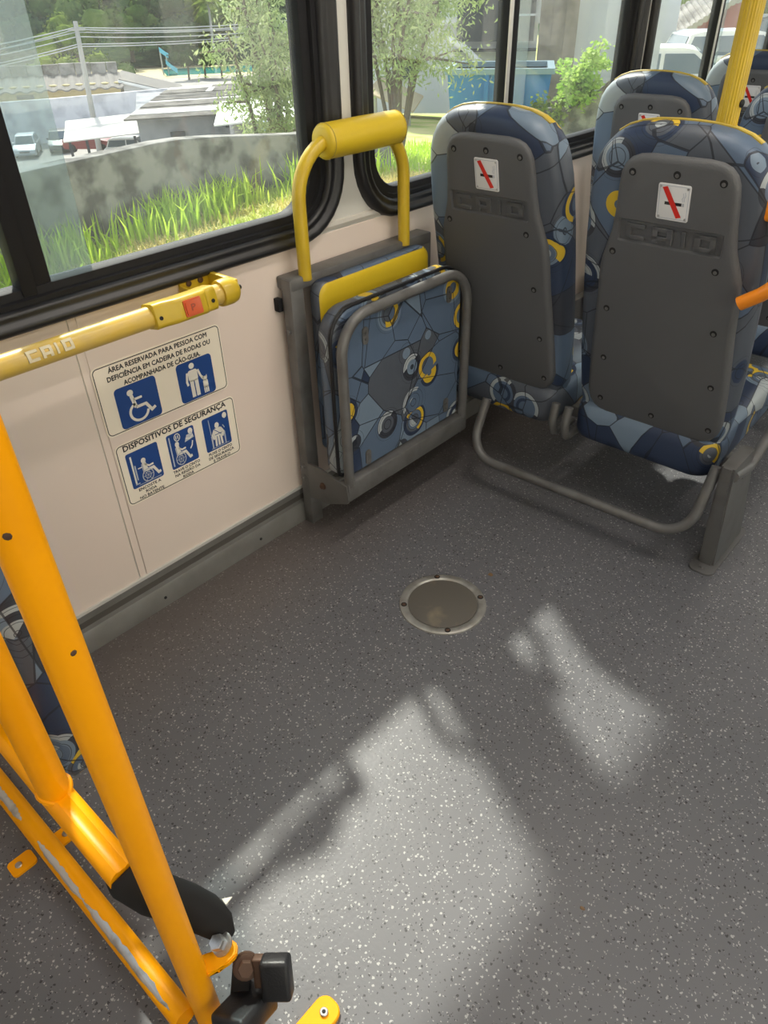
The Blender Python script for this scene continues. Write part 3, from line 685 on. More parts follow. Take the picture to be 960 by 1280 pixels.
def d_guide(bm, f, g):
    dot(bm, (.42, .86), .075, f); poly(bm, rrect(.29, .55, .48, .76, .06, 4), f)
    ribbon(bm, [(.27, .72), (.23, .50), (.25, .40)], .06, f); ribbon(bm, [(.57, .72), (.62, .55), (.68, .44)], .055, f)
    ribbon(bm, [(.36, .50), (.36, .07)], .10, f); ribbon(bm, [(.49, .50), (.49, .07)], .10, f)
    poly(bm, rrect(.66, .80, .18, .40, .05, 4), f); dot(bm, (.73, .43), .06, f); poly(bm, [(.66, .44), (.68, .52), (.71, .47)], f); poly(bm, [(.75, .47), (.79, .52), (.80, .44)], f)
    for a in (.68, .73, .78): ribbon(bm, [(a, .22), (a, .06)], .035, f)
def sitter(bm, f, g, cx=.5, cz=.0):
    dot(bm, (cx - .02, .66 + cz), .075, f); poly(bm, [(cx - .08, .60 + cz), (cx + .04, .60 + cz), (cx + .08, .36 + cz), (cx - .06, .34 + cz)], f)
    ribbon(bm, [(cx + .0, .55 + cz), (cx + .12, .46 + cz), (cx + .26, .47 + cz)], .05, f); ribbon(bm, [(cx, .37 + cz), (cx + .24, .37 + cz), (cx + .36, .16 + cz), (cx + .44, .18 + cz)], .075, f, 0)
    ribbon(bm, arc((cx + .03, .22 + cz), .17, 0, 360, 24), .028, g, 1); ribbon(bm, arc((cx + .03, .22 + cz), .09, 0, 360, 16), .018, g, 1)
    for k in range(6): ribbon(bm, [(cx + .03, .22 + cz), (cx + .03 + .16 * math.cos(k * PI / 3), .22 + cz + .16 * math.sin(k * PI / 3))], .012, g, 1)
    ribbon(bm, [(cx - .10, .58 + cz), (cx - .08, .30 + cz)], .025, g, 1)
def badge(bm, f, g, n):
    dot(bm, (.86, .87), .085, f); text_into(bm, n, .835, .885, .82, .13, g, .0)
    for q in bm.faces[-3:]: q.material_index = 2
def d_one(bm, f, g):
    sitter(bm, f, g, .50, .0); ribbon(bm, [(.13, .12), (.13, .90)], .05, f); ribbon(bm, [(.20, .20), (.20, .62)], .04, f, 1); ribbon(bm, [(.27, .50), (.40, .50)], .03, f)
    ribbon(bm, [(.10, .10), (.24, .10)], .03, f, 1); ribbon(bm, [(.20, .05), (.92, .05)], .015, f, 1); badge(bm, f, g, '1')
def d_two(bm, f, g):
    sitter(bm, f, g, .34, .0); ribbon(bm, [(.09, .08), (.09, .93)], .04, f, 1); ribbon(bm, arc((.37, .85), .10, 0, 360, 18), .025, f); ribbon(bm, [(.33, .80), (.33, .90)], .03, f); ribbon(bm, [(.40, .80), (.40, .90)], .03, f)
    poly(bm, [(.60, .62), (.95, .66), (.92, .80), (.70, .80)], f, 1); ribbon(bm, [(.65, .72), (.80, .67), (.93, .74)], .03, g)
    ribbon(bm, [(.88, .58), (.84, .46), (.76, .38)], .04, f); badge(bm, f, g, '2')
def d_three(bm, f, g):
    dot(bm, (.52, .68), .085, f); poly(bm, [(.40, .60), (.64, .60), (.70, .36), (.34, .36)], f)
    ribbon(bm, [(.40, .57), (.30, .42), (.36, .30)], .07, f); ribbon(bm, [(.64, .57), (.74, .42), (.68, .30)], .07, f)
    for a in (.42, .52, .62): ribbon(bm, [(a, .36), (a + (a - .52) * .2, .08)], .075, f)
    ribbon(bm, [(.38, .60), (.64, .38)], .02, g, 2); ribbon(bm, [(.40, .42), (.66, .42)], .02, g, 2)
    for a in (.27, .77): ribbon(bm, [(a, .06), (a, .42)], .05, f, 1)
    ribbon(bm, [(.24, .92), (.26, .45)], .022, f, 1); ribbon(bm, [(.74, .62), (.80, .52)], .03, f, 1); ribbon(bm, [(.2, .05), (.9, .05)], .015, f, 1); badge(bm, f, g, '3')
t = sticker(.595, .915, .484, .643, 'upper cream sticker with wheelchair and guide dog squares, on the wall panel')
for body, a0, a1, b in (('ÁREA RESERVADA PARA PESSOA COM', .632, .878, .6225), ('DEFICIÊNCIA EM CADEIRA DE RODAS OU', .626, .884, .6045), ('ACOMPANHADA DE CÃO-GUIA.', .660, .853, .5865)):
    bm = BM(); text_into(bm, body, a0, a1, b, .0150, pl(.0054), .032); mk('lettering', bm, M['ink'], t, angle=0)
pict(t, .632, .732, .490, .584, d_wheel)
pict(t, .785, .880, .490, .584, d_guide)
t = sticker(.600, .923, .305, .461, 'lower cream sticker with three small blue safety pictures, under the other sticker')
bm = BM(); text_into(bm, 'DISPOSITIVOS DE SEGURANÇA', .620, .897, .4415, .0190, pl(.0054), .032); mk('lettering', bm, M['ink'], t, angle=0)
for (y0, y1), dr in (((.620, .701), d_one), ((.725, .800), d_two), ((.824, .899), d_three)): pict(t, y0, y1, .343, .433, dr)
for lines, spans in ((('ENCOSTE A', 'RODA', 'NO BATENTE'), ((.632, .690), (.648, .676), (.630, .694))), (('TRAVE O CINTO', 'NA REGIÃO DA', 'RODA'), ((.725, .800), (.728, .799), (.748, .778))), (('PUXE O CINTO', 'DE SEGURANÇA', 'E TRAVE-O'), ((.828, .897), (.826, .901), (.838, .888)))):
    for i, (l_, (a0, a1)) in enumerate(zip(lines, spans)):
        bm = BM(); text_into(bm, l_, a0, a1, .3325 - i * .0105, .0098, pl(.0054), .03); mk('lettering', bm, M['ink'], t, angle=0)

# ------------------------------------------------------------------ round hatch in the floor
hc = Vector((.542, 1.071, 0))
t = thing('floor_hatch', 'round inspection hatch with aluminium rim let into the floor', 'hatch', hc)
bm = BM(); lp = []
for r, z in ((.108, .0), (.107, .0035), (.103, .005), (.092, .0052), (.088, .004), (.086, .0012)): lp.append([(hc.x + r * math.cos(2 * PI * k / 48), hc.y + r * math.sin(2 * PI * k / 48), z) for k in range(48)])
loft(bm, lp, False, False); mk('rim', bm, M['hatch_ring'], t)
bm = BM(); lp = [[(hc.x + r * math.cos(2 * PI * k / 48), hc.y + r * math.sin(2 * PI * k / 48), z) for k in range(48)] for r, z in ((.0865, .0005), (.0855, .003), (.084, .0033))]
loft(bm, lp, False, True); mk('lid', bm, M['hatch_disc'], t)
for (dx, dy) in ((-.070, .066), (.060, .076), (.066, -.066), (-.068, -.068)):
    v = Vector((dx, dy, 0)).normalized() * .0965 + hc
    bm = BM(); disc(bm, (v.x, v.y, .0050), (0, 0, 1), .0075, .0008, 14, mi=1); disc(bm, (v.x, v.y, .0052), (0, 0, 1), .0048, .0014, 10); mk('screw', bm, [M['rust'], M['dark_hole']], t)
tanm = mat('dry leaf', (.20, .12, .06), .8)
for (x, y, s, lab) in ((.568, 1.239, .010, 'tan scrap stuck to the floor behind the hatch'), (1.171, .643, .006, 'tiny brown crumb alone on the open floor')):
    bm = BM(); base = [(x + s * math.cos(a) * random.uniform(.6, 1), y + s * .8 * math.sin(a) * random.uniform(.6, 1)) for a in [2 * PI * k / 9 for k in range(9)]]
    loft(bm, [[(a, b, 0) for a, b in base], [(x + (a - x) * .7, y + (b - y) * .7, s * .25) for a, b in base]]); tag(mk('floor_scrap', bm, tanm, at=(x, y, 0)), lab, 'scrap')

# ------------------------------------------------------------------ yellow wheelchair guard frame (left foreground)
t = thing('guard_frame', 'orange-yellow tubular guard frame with tall pole in the near corner', 'frame', (.835, .135, 0))
ye = M['yellow']
bm = BM(); tube(bm, [(.835, .135, 0), (.835, .135, .7), (.835, .135, 1.5), (.835, .135, 2.118)], .0187, 32); pole = mk('main_pole', bm, ye, t)
for a, z, s in ((-.6, .93, .0035), (.1, .80, .003)):
    d = Vector((math.cos(a), math.sin(a), 0)); bm = BM(); disc(bm, Vector((.835, .135, z)) + d * .0183, d, s, .0008, 8); mk('paint_chip', bm, M['rust'], pole)
bm = BM(); tube(bm, [(.608, .12, .372), (.608, .12, 1.30), (.608, .12, 2.118)], .0205, 28); mk('upright', bm, ye, t)
bm = BM()                                    # double-ridged cross bar
prof = []
for k in range(28):
    a = 2 * PI * k / 28; r = .0190 + .0015 * math.cos(2 * a) ; prof.append((math.cos(a) * r, math.sin(a) * r * 1.05 + (-.003 if abs(a - PI / 2) < .25 else 0)))
loft(bm, [[(x, .12 + p, z + q) for p, q in prof] for x, z in ((.012, .361), (.40, .361), (.775, .361))]); mk('cross_bar', bm, ye, t)
bm = BM(); tube(bm, [(.608 + .0212 * math.cos(2 * PI * k / 20), .12 + .0212 * math.sin(2 * PI * k / 20), .377 - .005 * math.cos(4 * PI * k / 20)) for k in range(20)], .0035, 6, closed=True); mk('weld_bead', bm, ye, t)
bm = BM(); tube(bm, [(.024, .102, .031), (.819, .106, .031)], .0185, 24); ft = mk('floor_tube', bm, ye, t)
# paint worn off the top of the floor tube: bare steel skin in three strips
bare = M['steel_worn']
for (xa, xb, a0, a1) in ((.23, .345, 222, 262), (.405, .56, 220, 256), (.556, .80, 218, 256)):
    bm = BM(); nL = 26; nA = 6; rows = []
    for i in range(nL + 1):
        x = xa + (xb - xa) * i / nL; e = min(i, nL - i) / 3.0; w = min(1, e * .5 + .12); j0, j1 = random.uniform(-3, 3), random.uniform(-5, 5)
        mid, half = (a0 + a1) / 2, (a1 - a0) / 2
        A0, A1 = mid - half * w + j0, mid + half * w + j1
        yc = .102 + .004 * (x - .012) / .807
        rows.append([(x, yc + .0188 * math.cos(math.radians(A0 + (A1 - A0) * q / nA) - PI / 2 * 0), .031 - .0188 * math.sin(math.radians(A0 + (A1 - A0) * q / nA))) for q in range(nA + 1)])
    loft(bm, rows, False, False, closed=False); mk('bare_patch', bm, bare, ft, label='bare steel where the yellow paint has worn away')
for (x, y) in ((.39, .060), (.398, .133)):
    bm = BM(); s = 1 if y > .1 else -1
    ys = (y - .022, y + .022)
    loft(bm, [[(a, b, z) for a, b in rrect(x - .017, x + .017, min(ys), max(ys), .008, 4)] for z in (.0, .005)]); tb = mk('floor_tab', bm, ye, t)
    bm = BM(); disc(bm, (x, y + s * .006, .005), (0, 0, 1), .006, .003, 12); mk('screw', bm, M['steel'], tb)
bm = BM(); tube(bm, [(.20, .12, .372), (.20, .12, 1.30), (.20, .12, 2.118)], .0205, 24); mk('upright', bm, ye, t)
for z in (.52, .86):
    bm = BM(); box(bm, .185, .46, .118, .170, z - .015, z + .015, .004); mk('pad_bracket', bm, ye, t)
for y, z in ((.12, .361), (.102, .031)):
    bm = BM(); disc(bm, (.0045, y, z), (1, 0, 0), .036, .008, 20); mk('wall_flange', bm, ye, t)
# patterned back pad carried by the frame
bm = BM(); po = rrect(.06, .49, .20, .95, .05, 6)
loft(bm, [[(a, y, b) for a, b in inset(po, q)] for y, q in ((.160, .03), (.164, .01), (.175, 0), (.200, 0), (.212, .01), (.216, .03))]); mk('back_pad', bm, M['fabric3'], t, angle=60)
# black foam sleeve over the free end of the cross bar, bending round behind the pole
pts = [(.764, .120, .361), (.772, .122, .350), (.784, .140, .300), (.786, .172, .225), (.795, .190, .180), (.812, .199, .155), (.826, .200, .140)]
bm = BM(); tube(bm, pts, [.0215, .026, .0275, .0275, .0275, .022, .012], 18); mk('foam_sleeve', bm, M['foam'], t, angle=60)
# welded tab near the foot of the pole
def pole_tab(): 
    bm = BM(); zc = .150
    loft(bm, [[(.835 + a, .150 + b, z) for a, b in ((-.014, .0), (.016, -.004), (.020, .012), (.026, .024), (.026, .040), (.016, .050), (.004, .048), (.006, .030), (-.006, .016))] for z in (zc - .006, zc + .006)])
    bmesh.ops.bevel(bm, geom=bm.edges[:], offset=.002, segments=2, affect='EDGES'); mk('welded_tab', bm, ye, t)
pole_tab()

# seat-belt anchor bolted to the tab
t = thing('belt_anchor', 'black belt buckles bolted to the foot of the yellow pole', 'buckle', (.88, .2, .0))
bm = BM(); hexbolt(bm, (.836, .184, .158), (-.1, -.4, 1), .011, .014); mk('bolt', bm, M['steel_worn'], t)
bm = BM(); hexbolt(bm, (.873, .193, .130), (.55, -.35, .75), .011, .012); disc(bm, (.869, .195, .124), (.55, -.35, .75), .019, .006, 18); mk('rusty_bolt', bm, M['rust'], t, label='rusty brown hexagon bolt')
def tilted_box(bm, c, ax, ay, az, sx, sy, sz, bev):
    ax = Vector(ax).normalized(); ay = Vector(ay); ay = (ay - ax * ay.dot(ax)).normalized(); az = ax.cross(ay)
    b2 = bmesh.new(); box(b2, -sx, sx, -sy, sy, -sz, sz, bev, 3)
    mtx = Matrix((ax, ay, az)).transposed().to_4x4(); mtx.translation = c; b2.transform(mtx)
    me = bpy.data.meshes.new('q'); b2.to_mesh(me); b2.free(); bm.from_mesh(me); bpy.data.meshes.remove(me)
bm = BM(); tilted_box(bm, Vector((.914, .214, .125)), (.75, .62, .1), (-.3, .4, .85), None, .021, .030, .014, .006); mk('buckle_body', bm, M['black_plastic'], t)
bm = BM(); tilted_box(bm, Vector((.890, .205, .122)), (.75, .62, .1), (-.3, .4, .85), None, .010, .022, .008, .003); mk('buckle_stalk', bm, M['rust'], t)
bm = BM(); tilted_box(bm, Vector((.898, .163, .085)), (.8, .3, .3), (-.2, .75, -.4), None, .030, .040, .018, .008); mk('lower_buckle', bm, M['black_plastic'], t)
bm = BM(); tilted_box(bm, Vector((.868, .183, .098)), (.7, .5, 0), (-.1, .6, .6), None, .014, .030, .004, .002); mk('webbing', bm, M['foam'], t)
bm = BM(); tube(bm, [(.852, .200, .0), (.856, .198, .06), (.860, .196, .13)], .008, 10); mk('anchor_stem', bm, M['black_plastic'], t)
bm = BM(); loft(bm, [[(.805 + a, .222 + b, z) for a, b in ((-.006, -.004), (.005, -.005), (.003, .008))] for z in (.183, .185)]); mk('paper_tag', bm, M['sticker'], t, label='white corner of a paper tag')

# yellow bracket on the floor at the bottom edge of the picture
t = thing('floor_bracket', 'rounded yellow bracket with one steel rivet on the open floor', 'bracket', (.955, .235, 0))
ax = Vector((0, 1, 0)); ay = Vector((-1, 0, 0)); cb = Vector((.959, .251, 0))
bm = BM(); loft(bm, [[tuple(cb + ax * a + ay * b + Vector((0, 0, z))) for a, b in inset(rrect(-.10, .022, -.021, .021, .017, 5), q)] for z, q in ((0, 0), (.006, 0), (.008, .002))]); mk('plate', bm, M['yellow'], t)
bm = BM(); disc(bm, cb + Vector((0, 0, .008)), (0, 0, 1), .0065, .004, 14); disc(bm, cb + Vector((0, 0, .0115)), (0, 0, 1), .003, .001, 10, mi=1); mk('rivet', bm, [M['steel'], M['dark_hole']], t)
# ------------------------------------------------------------------ outside the windows
M['concrete'] = mat('weathered concrete', (.30, .29, .265), .9, noise=(5.5, (.105, .10, .09), .42, .60), bump=(30, .5))
M['concrete_light'] = mat('pale concrete', (.42, .41, .39), .9, noise=(1.5, (.25, .25, .24), .45, .7))
M['soil'] = mat('dry grass soil', (.30, .27, .10), .95, noise=(1.4, (.20, .26, .045), .42, .6))
M['blade'] = mat('fresh grass', (.20, .36, .03), .6, noise=(1.2, (.26, .38, .05), .4, .65))
M['blade_dry'] = mat('dry grass', (.42, .38, .14), .8, noise=(2.0, (.22, .33, .05), .45, .6))
M['yard'] = mat('yard ground', (.44, .41, .37), .95, noise=(.25, (.34, .32, .29), .4, .7))
M['render_white'] = mat('stained white render', (.74, .74, .77), .9, noise=(.9, (.50, .50, .54), .45, .65))
M['render_yellow'] = mat('ochre render', (.52, .42, .20), .9)
M['tile_grey'] = mat('weathered roof sheet', (.19, .175, .16), .9, noise=(.9, (.16, .15, .14), .42, .68))
M['tile_parapet'] = mat('stained parapet block', (.33, .31, .285), .9, noise=(.8, (.13, .12, .11), .42, .6))
M['board'] = mat('sun-bleached roof board', (.19, .175, .155), .95, noise=(.9, (.10, .09, .08), .42, .62))
M['board_pale'] = mat('pale roof board', (.60, .58, .54), .9)
M['shed_wall'] = mat('grey shed wall', (.33, .34, .36), .9, noise=(.7, (.23, .24, .26), .45, .7))
M['roof_white'] = mat('white metal roof', (.80, .80, .78), .5)
M['tank'] = mat('blue grey tank', (.12, .19, .28), .6)
M['pole_grey'] = mat('concrete pole', (.42, .41, .38), .9)
M['wire'] = mat('cable', (.33, .35, .35), .6)
M['slide'] = mat('light blue slide', (.13, .50, .66), .4)
M['pool'] = mat('pool water', (.05, .38, .34), .08)
M['sand'] = mat('pale yellow paving', (.68, .56, .30), .9)
M['leaf_dark'] = mat('dark leaves', (.022, .046, .024), 1.0, spec=.0, noise=(.9, (.050, .085, .034), .45, .6))
M['leaf_mid'] = mat('mid green leaves', (.058, .105, .026), 1.0, spec=.0, noise=(.9, (.120, .175, .045), .45, .6))
M['leaf_lime'] = mat('lime leaves', (.20, .27, .045), 1.0, spec=.0, noise=(.9, (.075, .125, .02), .45, .6))
M['leaf_olive'] = mat('grey green leaves', (.16, .21, .085), .6, noise=(3, (.24, .29, .13), .4, .65))
M['leaf_bush'] = mat('bright bush leaves', (.20, .34, .06), .55, noise=(6, (.32, .44, .12), .45, .65))
M['bark'] = mat('bark', (.13, .10, .07), .9)
M['silver_paint'] = mat('silver car paint', (.52, .54, .57), .3, metal=.3)
M['white_paint'] = mat('white car paint', (.80, .80, .80), .3)
M['dark_paint'] = mat('dark car paint', (.05, .06, .065), .3)
M['red_paint'] = mat('dark red car paint', (.22, .03, .03), .35)
M['tyre'] = mat('tyre', (.02, .02, .02), .8)
M['lamp_glass'] = mat('headlamp', (.6, .62, .65), .15)
M['bin_blue'] = mat('blue container paint', (.03, .19, .52), .45, noise=(2, (.06, .26, .55), .4, .7))
M['bin_rim'] = mat('grey blue rim', (.25, .36, .42), .5)
M['building'] = mat('white house wall', (.68, .69, .70), .8, noise=(.5, (.60, .61, .63), .4, .7))
M['dark_grille'] = mat('dark opening', (.05, .055, .065), .8)
M['timber'] = mat('weathered timber', (.27, .23, .19), .9, noise=(5, (.17, .145, .12), .42, .68))
M['pale_wall'] = mat('pale grey wall', (.55, .57, .61), .85, noise=(.7, (.49, .51, .56), .4, .7))
M['red_wall'] = mat('dull red wall', (.30, .10, .10), .9)
M['tin_roof'] = mat('tan tin roof', (.52, .43, .26), .8)

def leafmat(name, c, c2, sc, tr=.5):
    m = bpy.data.materials.new(name); m.use_nodes = True; t = NT(m); b = t.n['Principled BSDF']; out = t.n['Material Output']
    tc = t.n.new('ShaderNodeTexCoord'); n = t.n.new('ShaderNodeTexNoise'); n.inputs['Scale'].default_value = sc; t.l.new(tc.outputs['Object'], n.inputs['Vector'])
    r = t.n.new('ShaderNodeMapRange'); r.inputs[1].default_value = .4; r.inputs[2].default_value = .62; t.l.new(n.outputs[0], r.inputs[0])
    col = t.mix(r.outputs[0], c, c2); t.l.new(col, b.inputs['Base Color']); b.inputs['Roughness'].default_value = .55
    tl = t.n.new('ShaderNodeBsdfTranslucent'); t.l.new(col, tl.inputs[0]); ms = t.n.new('ShaderNodeMixShader'); ms.inputs[0].default_value = tr
    t.l.new(b.outputs[0], ms.inputs[1]); t.l.new(tl.outputs[0], ms.inputs[2]); t.l.new(ms.outputs[0], out.inputs[0]); return m
M['blade'] = leafmat('fresh grass', (.47, .70, .05), (.60, .76, .10), 1.2)
M['blade_dry'] = leafmat('dry grass', (.78, .66, .26), (.45, .62, .09), 1.6, .35)
M['leaf_olive'] = leafmat('grey green leaves', (.30, .40, .15), (.44, .50, .24), 3)
M['leaf_bush'] = leafmat('bright bush leaves', (.36, .58, .10), (.52, .66, .20), 6)
M['soil'] = mat('dry grass soil', (.62, .55, .22), .95, noise=(1.4, (.38, .48, .09), .42, .6))
bm = BM(); box(bm, 2.6, 60, -40, 60, -.45, -.35); o = mk('ground_street', bm, mat('pale street paving', (.50, .44, .37), .9, noise=(.8, (.42, .37, .32), .4, .7)), angle=0); o['kind'] = 'structure'
t = thing('bounce_facade', 'unseen pale house front added across the street, bounces sunlight into the bus', 'house', (9, 0, -.35))  # unseen facade, added to throw low sunlight onto the window-side wall
bm = BM(); plate_with_holes(bm, [(-14, -.35), (16, -.35), (16, 5.5), (-14, 5.5)], [[(y, .7), (y + 1.3, .7), (y + 1.3, 2.2), (y, 2.2)] for y in (-11, -7, -3, 4.5, 8.5, 12.5)], lambda a, b: (8.5, a, b), lambda a, b: (8.9, a, b)); mk('front_wall', bm, mat('warm white render', (.84, .78, .71), .9), t, angle=0)
for y in (-11, -7, -3, 4.5, 8.5, 12.5):
    bm = BM(); box(bm, 8.75, 8.80, y - .05, y + 1.35, .65, 2.25); mk('window', bm, M['car_glass'], t, angle=0)
bm = BM(); box(bm, 8.1, 12, -14.2, 16.2, 5.5, 5.65); mk('roof_slab', bm, M['concrete_light'], t, angle=0)
# near ground beside the bus, a bank above the valley
def gz(x, y):
    z = -.36 + .055 * (y - 2.4) if y < 5 else -.217 - .095 * (y - 5)
    return max(z, -1.35) if y > 5 else max(z, -.9)
bm = BM(); xs = [-.12, -2, -3.2, -4.3]; ys = [-12, -6, -2, 0, 1, 2, 3, 4, 5, 5.6, 6.2]
g = [[bm.verts.new((x, y, gz(x, y))) for y in ys] for x in xs]
for i in range(len(xs) - 1):
    for j in range(len(ys) - 1): bm.faces.new((g[i][j], g[i][j + 1], g[i + 1][j + 1], g[i + 1][j]))
low = [bm.verts.new((-4.32, y, -4)) for y in ys]
for j in range(len(ys) - 1): bm.faces.new((g[-1][j], g[-1][j + 1], low[j + 1], low[j]))
o = mk('ground_verge', bm, M['soil'], angle=0); o['kind'] = 'structure'
bm = BM(); xs = [-.12, -4.3, -9, -16]; ys = [6.2, 8, 10, 13, 16, 20, 26, 34, 44]
g = [[bm.verts.new((-.12 - f * (4.3 + (y - 6.2) * .98), y, gz(x, y))) for y in ys] for x, f in zip(xs, (0, .4, .7, 1))]
for i in range(len(xs) - 1):
    for j in range(len(ys) - 1): bm.faces.new((g[i][j], g[i][j + 1], g[i + 1][j + 1], g[i + 1][j]))
low = [bm.verts.new((-.2 - (4.3 + (y - 6.2) * .98), y, -9)) for y in ys]
for j in range(len(ys) - 1): bm.faces.new((g[-1][j], g[-1][j + 1], low[j + 1], low[j]))
lw_ = [bm.verts.new((-.12 - f * 4.3, 6.2, -9)) for f in (0, .4, .7, 1)]
for j in range(len(xs) - 1): bm.faces.new((g[j][0], g[j + 1][0], lw_[j + 1], lw_[j]))
o = mk('ground_yard', bm, M['soil'], angle=0); o['kind'] = 'structure'

# retaining wall along the verge
t = thing('retaining_wall', 'long stained grey concrete wall behind the grass, rising to a low crest', 'wall', (-4.25, 2, -.6))
top = [(-12, .10), (-4, .17), (0, .21), (2.2, .238), (2.8, .255), (3.15, .268), (3.5, .280), (3.75, .279), (4.1, .255), (4.5, .205), (5.0, .16), (5.5, .13), (6.25, .10)]
bm = BM(); L_ = []
for (y, z) in top:
    for dy in (0,):
        r_ = random.uniform(-.006, .006)
        L_.append([(-4.19, y, -.9), (-4.19, y, z - .02 + r_), (-4.205, y, z + r_), (-4.36, y, z + r_), (-4.38, y, z - .02), (-4.38, y, -.9)])
loft(bm, L_); mk('concrete_slab', bm, M['concrete'], t, angle=50)

def blades(name, n, area, hmin, hmax, w, m, lean, clump=None, label=None, cat='grass'):
    vs, fs = [], []
    for i in range(n):
        x, y = area(); z = gz(x, y) - .01; h = random.uniform(hmin, hmax); a = random.uniform(0, 2 * PI); ln = random.gauss(0, lean) * h; b = random.uniform(0, 2 * PI)
        dx, dy = math.cos(a) * w / 2, math.sin(a) * w / 2; ex, ey = math.cos(b) * ln, math.sin(b) * ln; k = len(vs)
        vs += [(x - dx, y - dy, z), (x + dx, y + dy, z), (x + dx * .9 + ex * .35, y + dy * .9 + ey * .35, z + h * .55), (x - dx * .9 + ex * .35, y - dy * .9 + ey * .35, z + h * .55), (x + ex, y + ey, z + h - abs(ln) * .3)]
        fs += [(k, k + 1, k + 2, k + 3), (k + 3, k + 2, k + 4)]
    me = bpy.data.meshes.new(name); me.from_pydata(vs, [], fs)
    o = finish(name, me, m, angle=0); tag(o, label, cat, kind='stuff'); return o
cl = [(random.uniform(-4.15, -3.9), random.uniform(1.2, 6.2), random.uniform(.05, .14)) for _ in range(30)]
def tall():
    c = random.choice(cl); return (min(-3.6, max(-4.17, random.gauss(c[0], c[2]))), random.gauss(c[1], c[2] * 1.3))
blades('grass_tufts', 1500, tall, .10, .36, .017, M['blade'], .42, label='tall bright green grass tufts growing along the concrete wall')
blades('grass_verge', 17000, lambda: (random.uniform(-4.17, -2.2), random.uniform(.8, 6.2)), .03, .10, .010, M['blade_dry'], .8, label='short dry yellow grass on the verge beside the bus')
blades('grass_slope', 9000, lambda: (random.uniform(-5.6, -2.0), random.uniform(6.2, 11)), .04, .16, .014, M['blade'], .6, label='green grass on the slope under the thin tree and bush')

# -- valley settlement, laid out on its own axes: a = away down the valley, b = along it
VA = Vector((-math.cos(math.radians(33)), math.sin(math.radians(33)), 0)); VB = Vector((math.sin(math.radians(33)), math.cos(math.radians(33)), 0)); KV = 1.35
def V(r, s, z): return Vector((1.34, 0, 1.25)) + (VA * r + VB * s + Vector((0, 0, z - 1.25))) * KV
GV = -6.6                                                      # valley floor in settlement units
bm = BM(); g = [V(r, s, GV) for r, s in ((15, -90), (118, -90), (118, 90), (15, 90))]
bm.faces.new([bm.verts.new(p) for p in g]); o = mk('ground_valley', bm, M['yard'], angle=0); o['kind'] = 'structure'
def vbox(bm, r0, r1, s0, s1, z0, z1, bev=0):
    c = [V(r, s, z) for r in (r0, r1) for s in (s0, s1) for z in (z0, z1)]
    vs = [bm.verts.new(p) for p in c]
    for f in ((0, 1, 3, 2), (4, 6, 7, 5), (0, 4, 5, 1), (2, 3, 7, 6), (0, 2, 6, 4), (1, 5, 7, 3)): bm.faces.new([vs[i] for i in f])
def vprism(bm, pts, thick):                                      # slab from a corner list (r, s, z), given thickness downwards
    loft(bm, [[V(r, s, z - h) for r, s, z in pts] for h in (0, thick)])

# yellow house with sheet roof and parapet of blocks
t = thing('yellow_house', 'long low ochre house with grey ribbed roof and block parapet', 'house', V(62, -8, GV))
bm = BM(); vbox(bm, 60, 70, -22, -2.5, GV, -3.75); mk('walls', bm, M['render_yellow'], t, angle=0)
bm = BM(); n = 96; lps = []
for k in range(n + 1):
    s = -22.3 + 20.1 * k / n; h = .10 if k % 4 < 2 else 0
    lps.append([V(59.0, s, -3.98 + h), V(63.0, s - .25, -3.42 + h), V(63.0, s - .25, -3.50 + h), V(59.0, s, -4.06 + h)])
loft(bm, lps); mk('ribbed_roof', bm, M['tile_grey'], t, angle=0)
s = -22.2
while s < -2.6:
    w = 1.05; s1 = min(s + w, -2.55); bm = BM(); vbox(bm, 63.0, 63.5, s + .03, s1 - .03, -3.75, -2.76 + random.uniform(-.03, .03)); mk('block', bm, M['tile_parapet'], t, angle=0); s += w
bm = BM(); vbox(bm, 59.9, 60.02, -9.2, -8.1, -4.45, -4.22); mk('window', bm, M['dark_grille'], t, angle=0)
# boundary wall in white render
t = thing('yard_wall', 'tall mottled white boundary wall in front of the ochre house', 'wall', V(56, -6, GV))
bm = BM(); loft(bm, [[V(56, -26, GV), V(56, -26, -4.5), V(56.3, -26, -4.5), V(56.3, -26, GV)], [V(56, -6.5, GV), V(56, -6.5, -4.12), V(56.3, -6.5, -4.12), V(56.3, -6.5, GV)], [V(56, .6, GV), V(56, .6, -3.9), V(56.3, .6, -3.9), V(56.3, .6, GV)]]); mk('rendered_wall', bm, M['render_white'], t, angle=0)
# little gabled house
t = thing('gabled_house', 'small house with white gable board and grey roof beside the ochre house', 'house', V(62, -1, GV))
bm = BM(); loft(bm, [[V(r, -2.3, GV), V(r, 1.4, GV), V(r, 1.4, -4.75), V(r, -2.2, -3.85), V(r, -2.3, -3.85)] for r in (60.5, 67)]); mk('walls', bm, M['building'], t, angle=0)
bm = BM(); vprism(bm, [(60.0, -2.5, -3.55), (60.0, 1.8, -4.70), (67, 1.8, -4.70), (67, -2.5, -3.55)], .12); mk('roof_slope', bm, M['tile_grey'], t, angle=0)
bm = BM(); vprism(bm, [(59.9, -2.55, -3.60), (59.9, 1.85, -4.75), (60.0, 1.85, -4.75), (60.0, -2.55, -3.60)], .16); mk('barge_board', bm, M['roof_white'], t, angle=0)
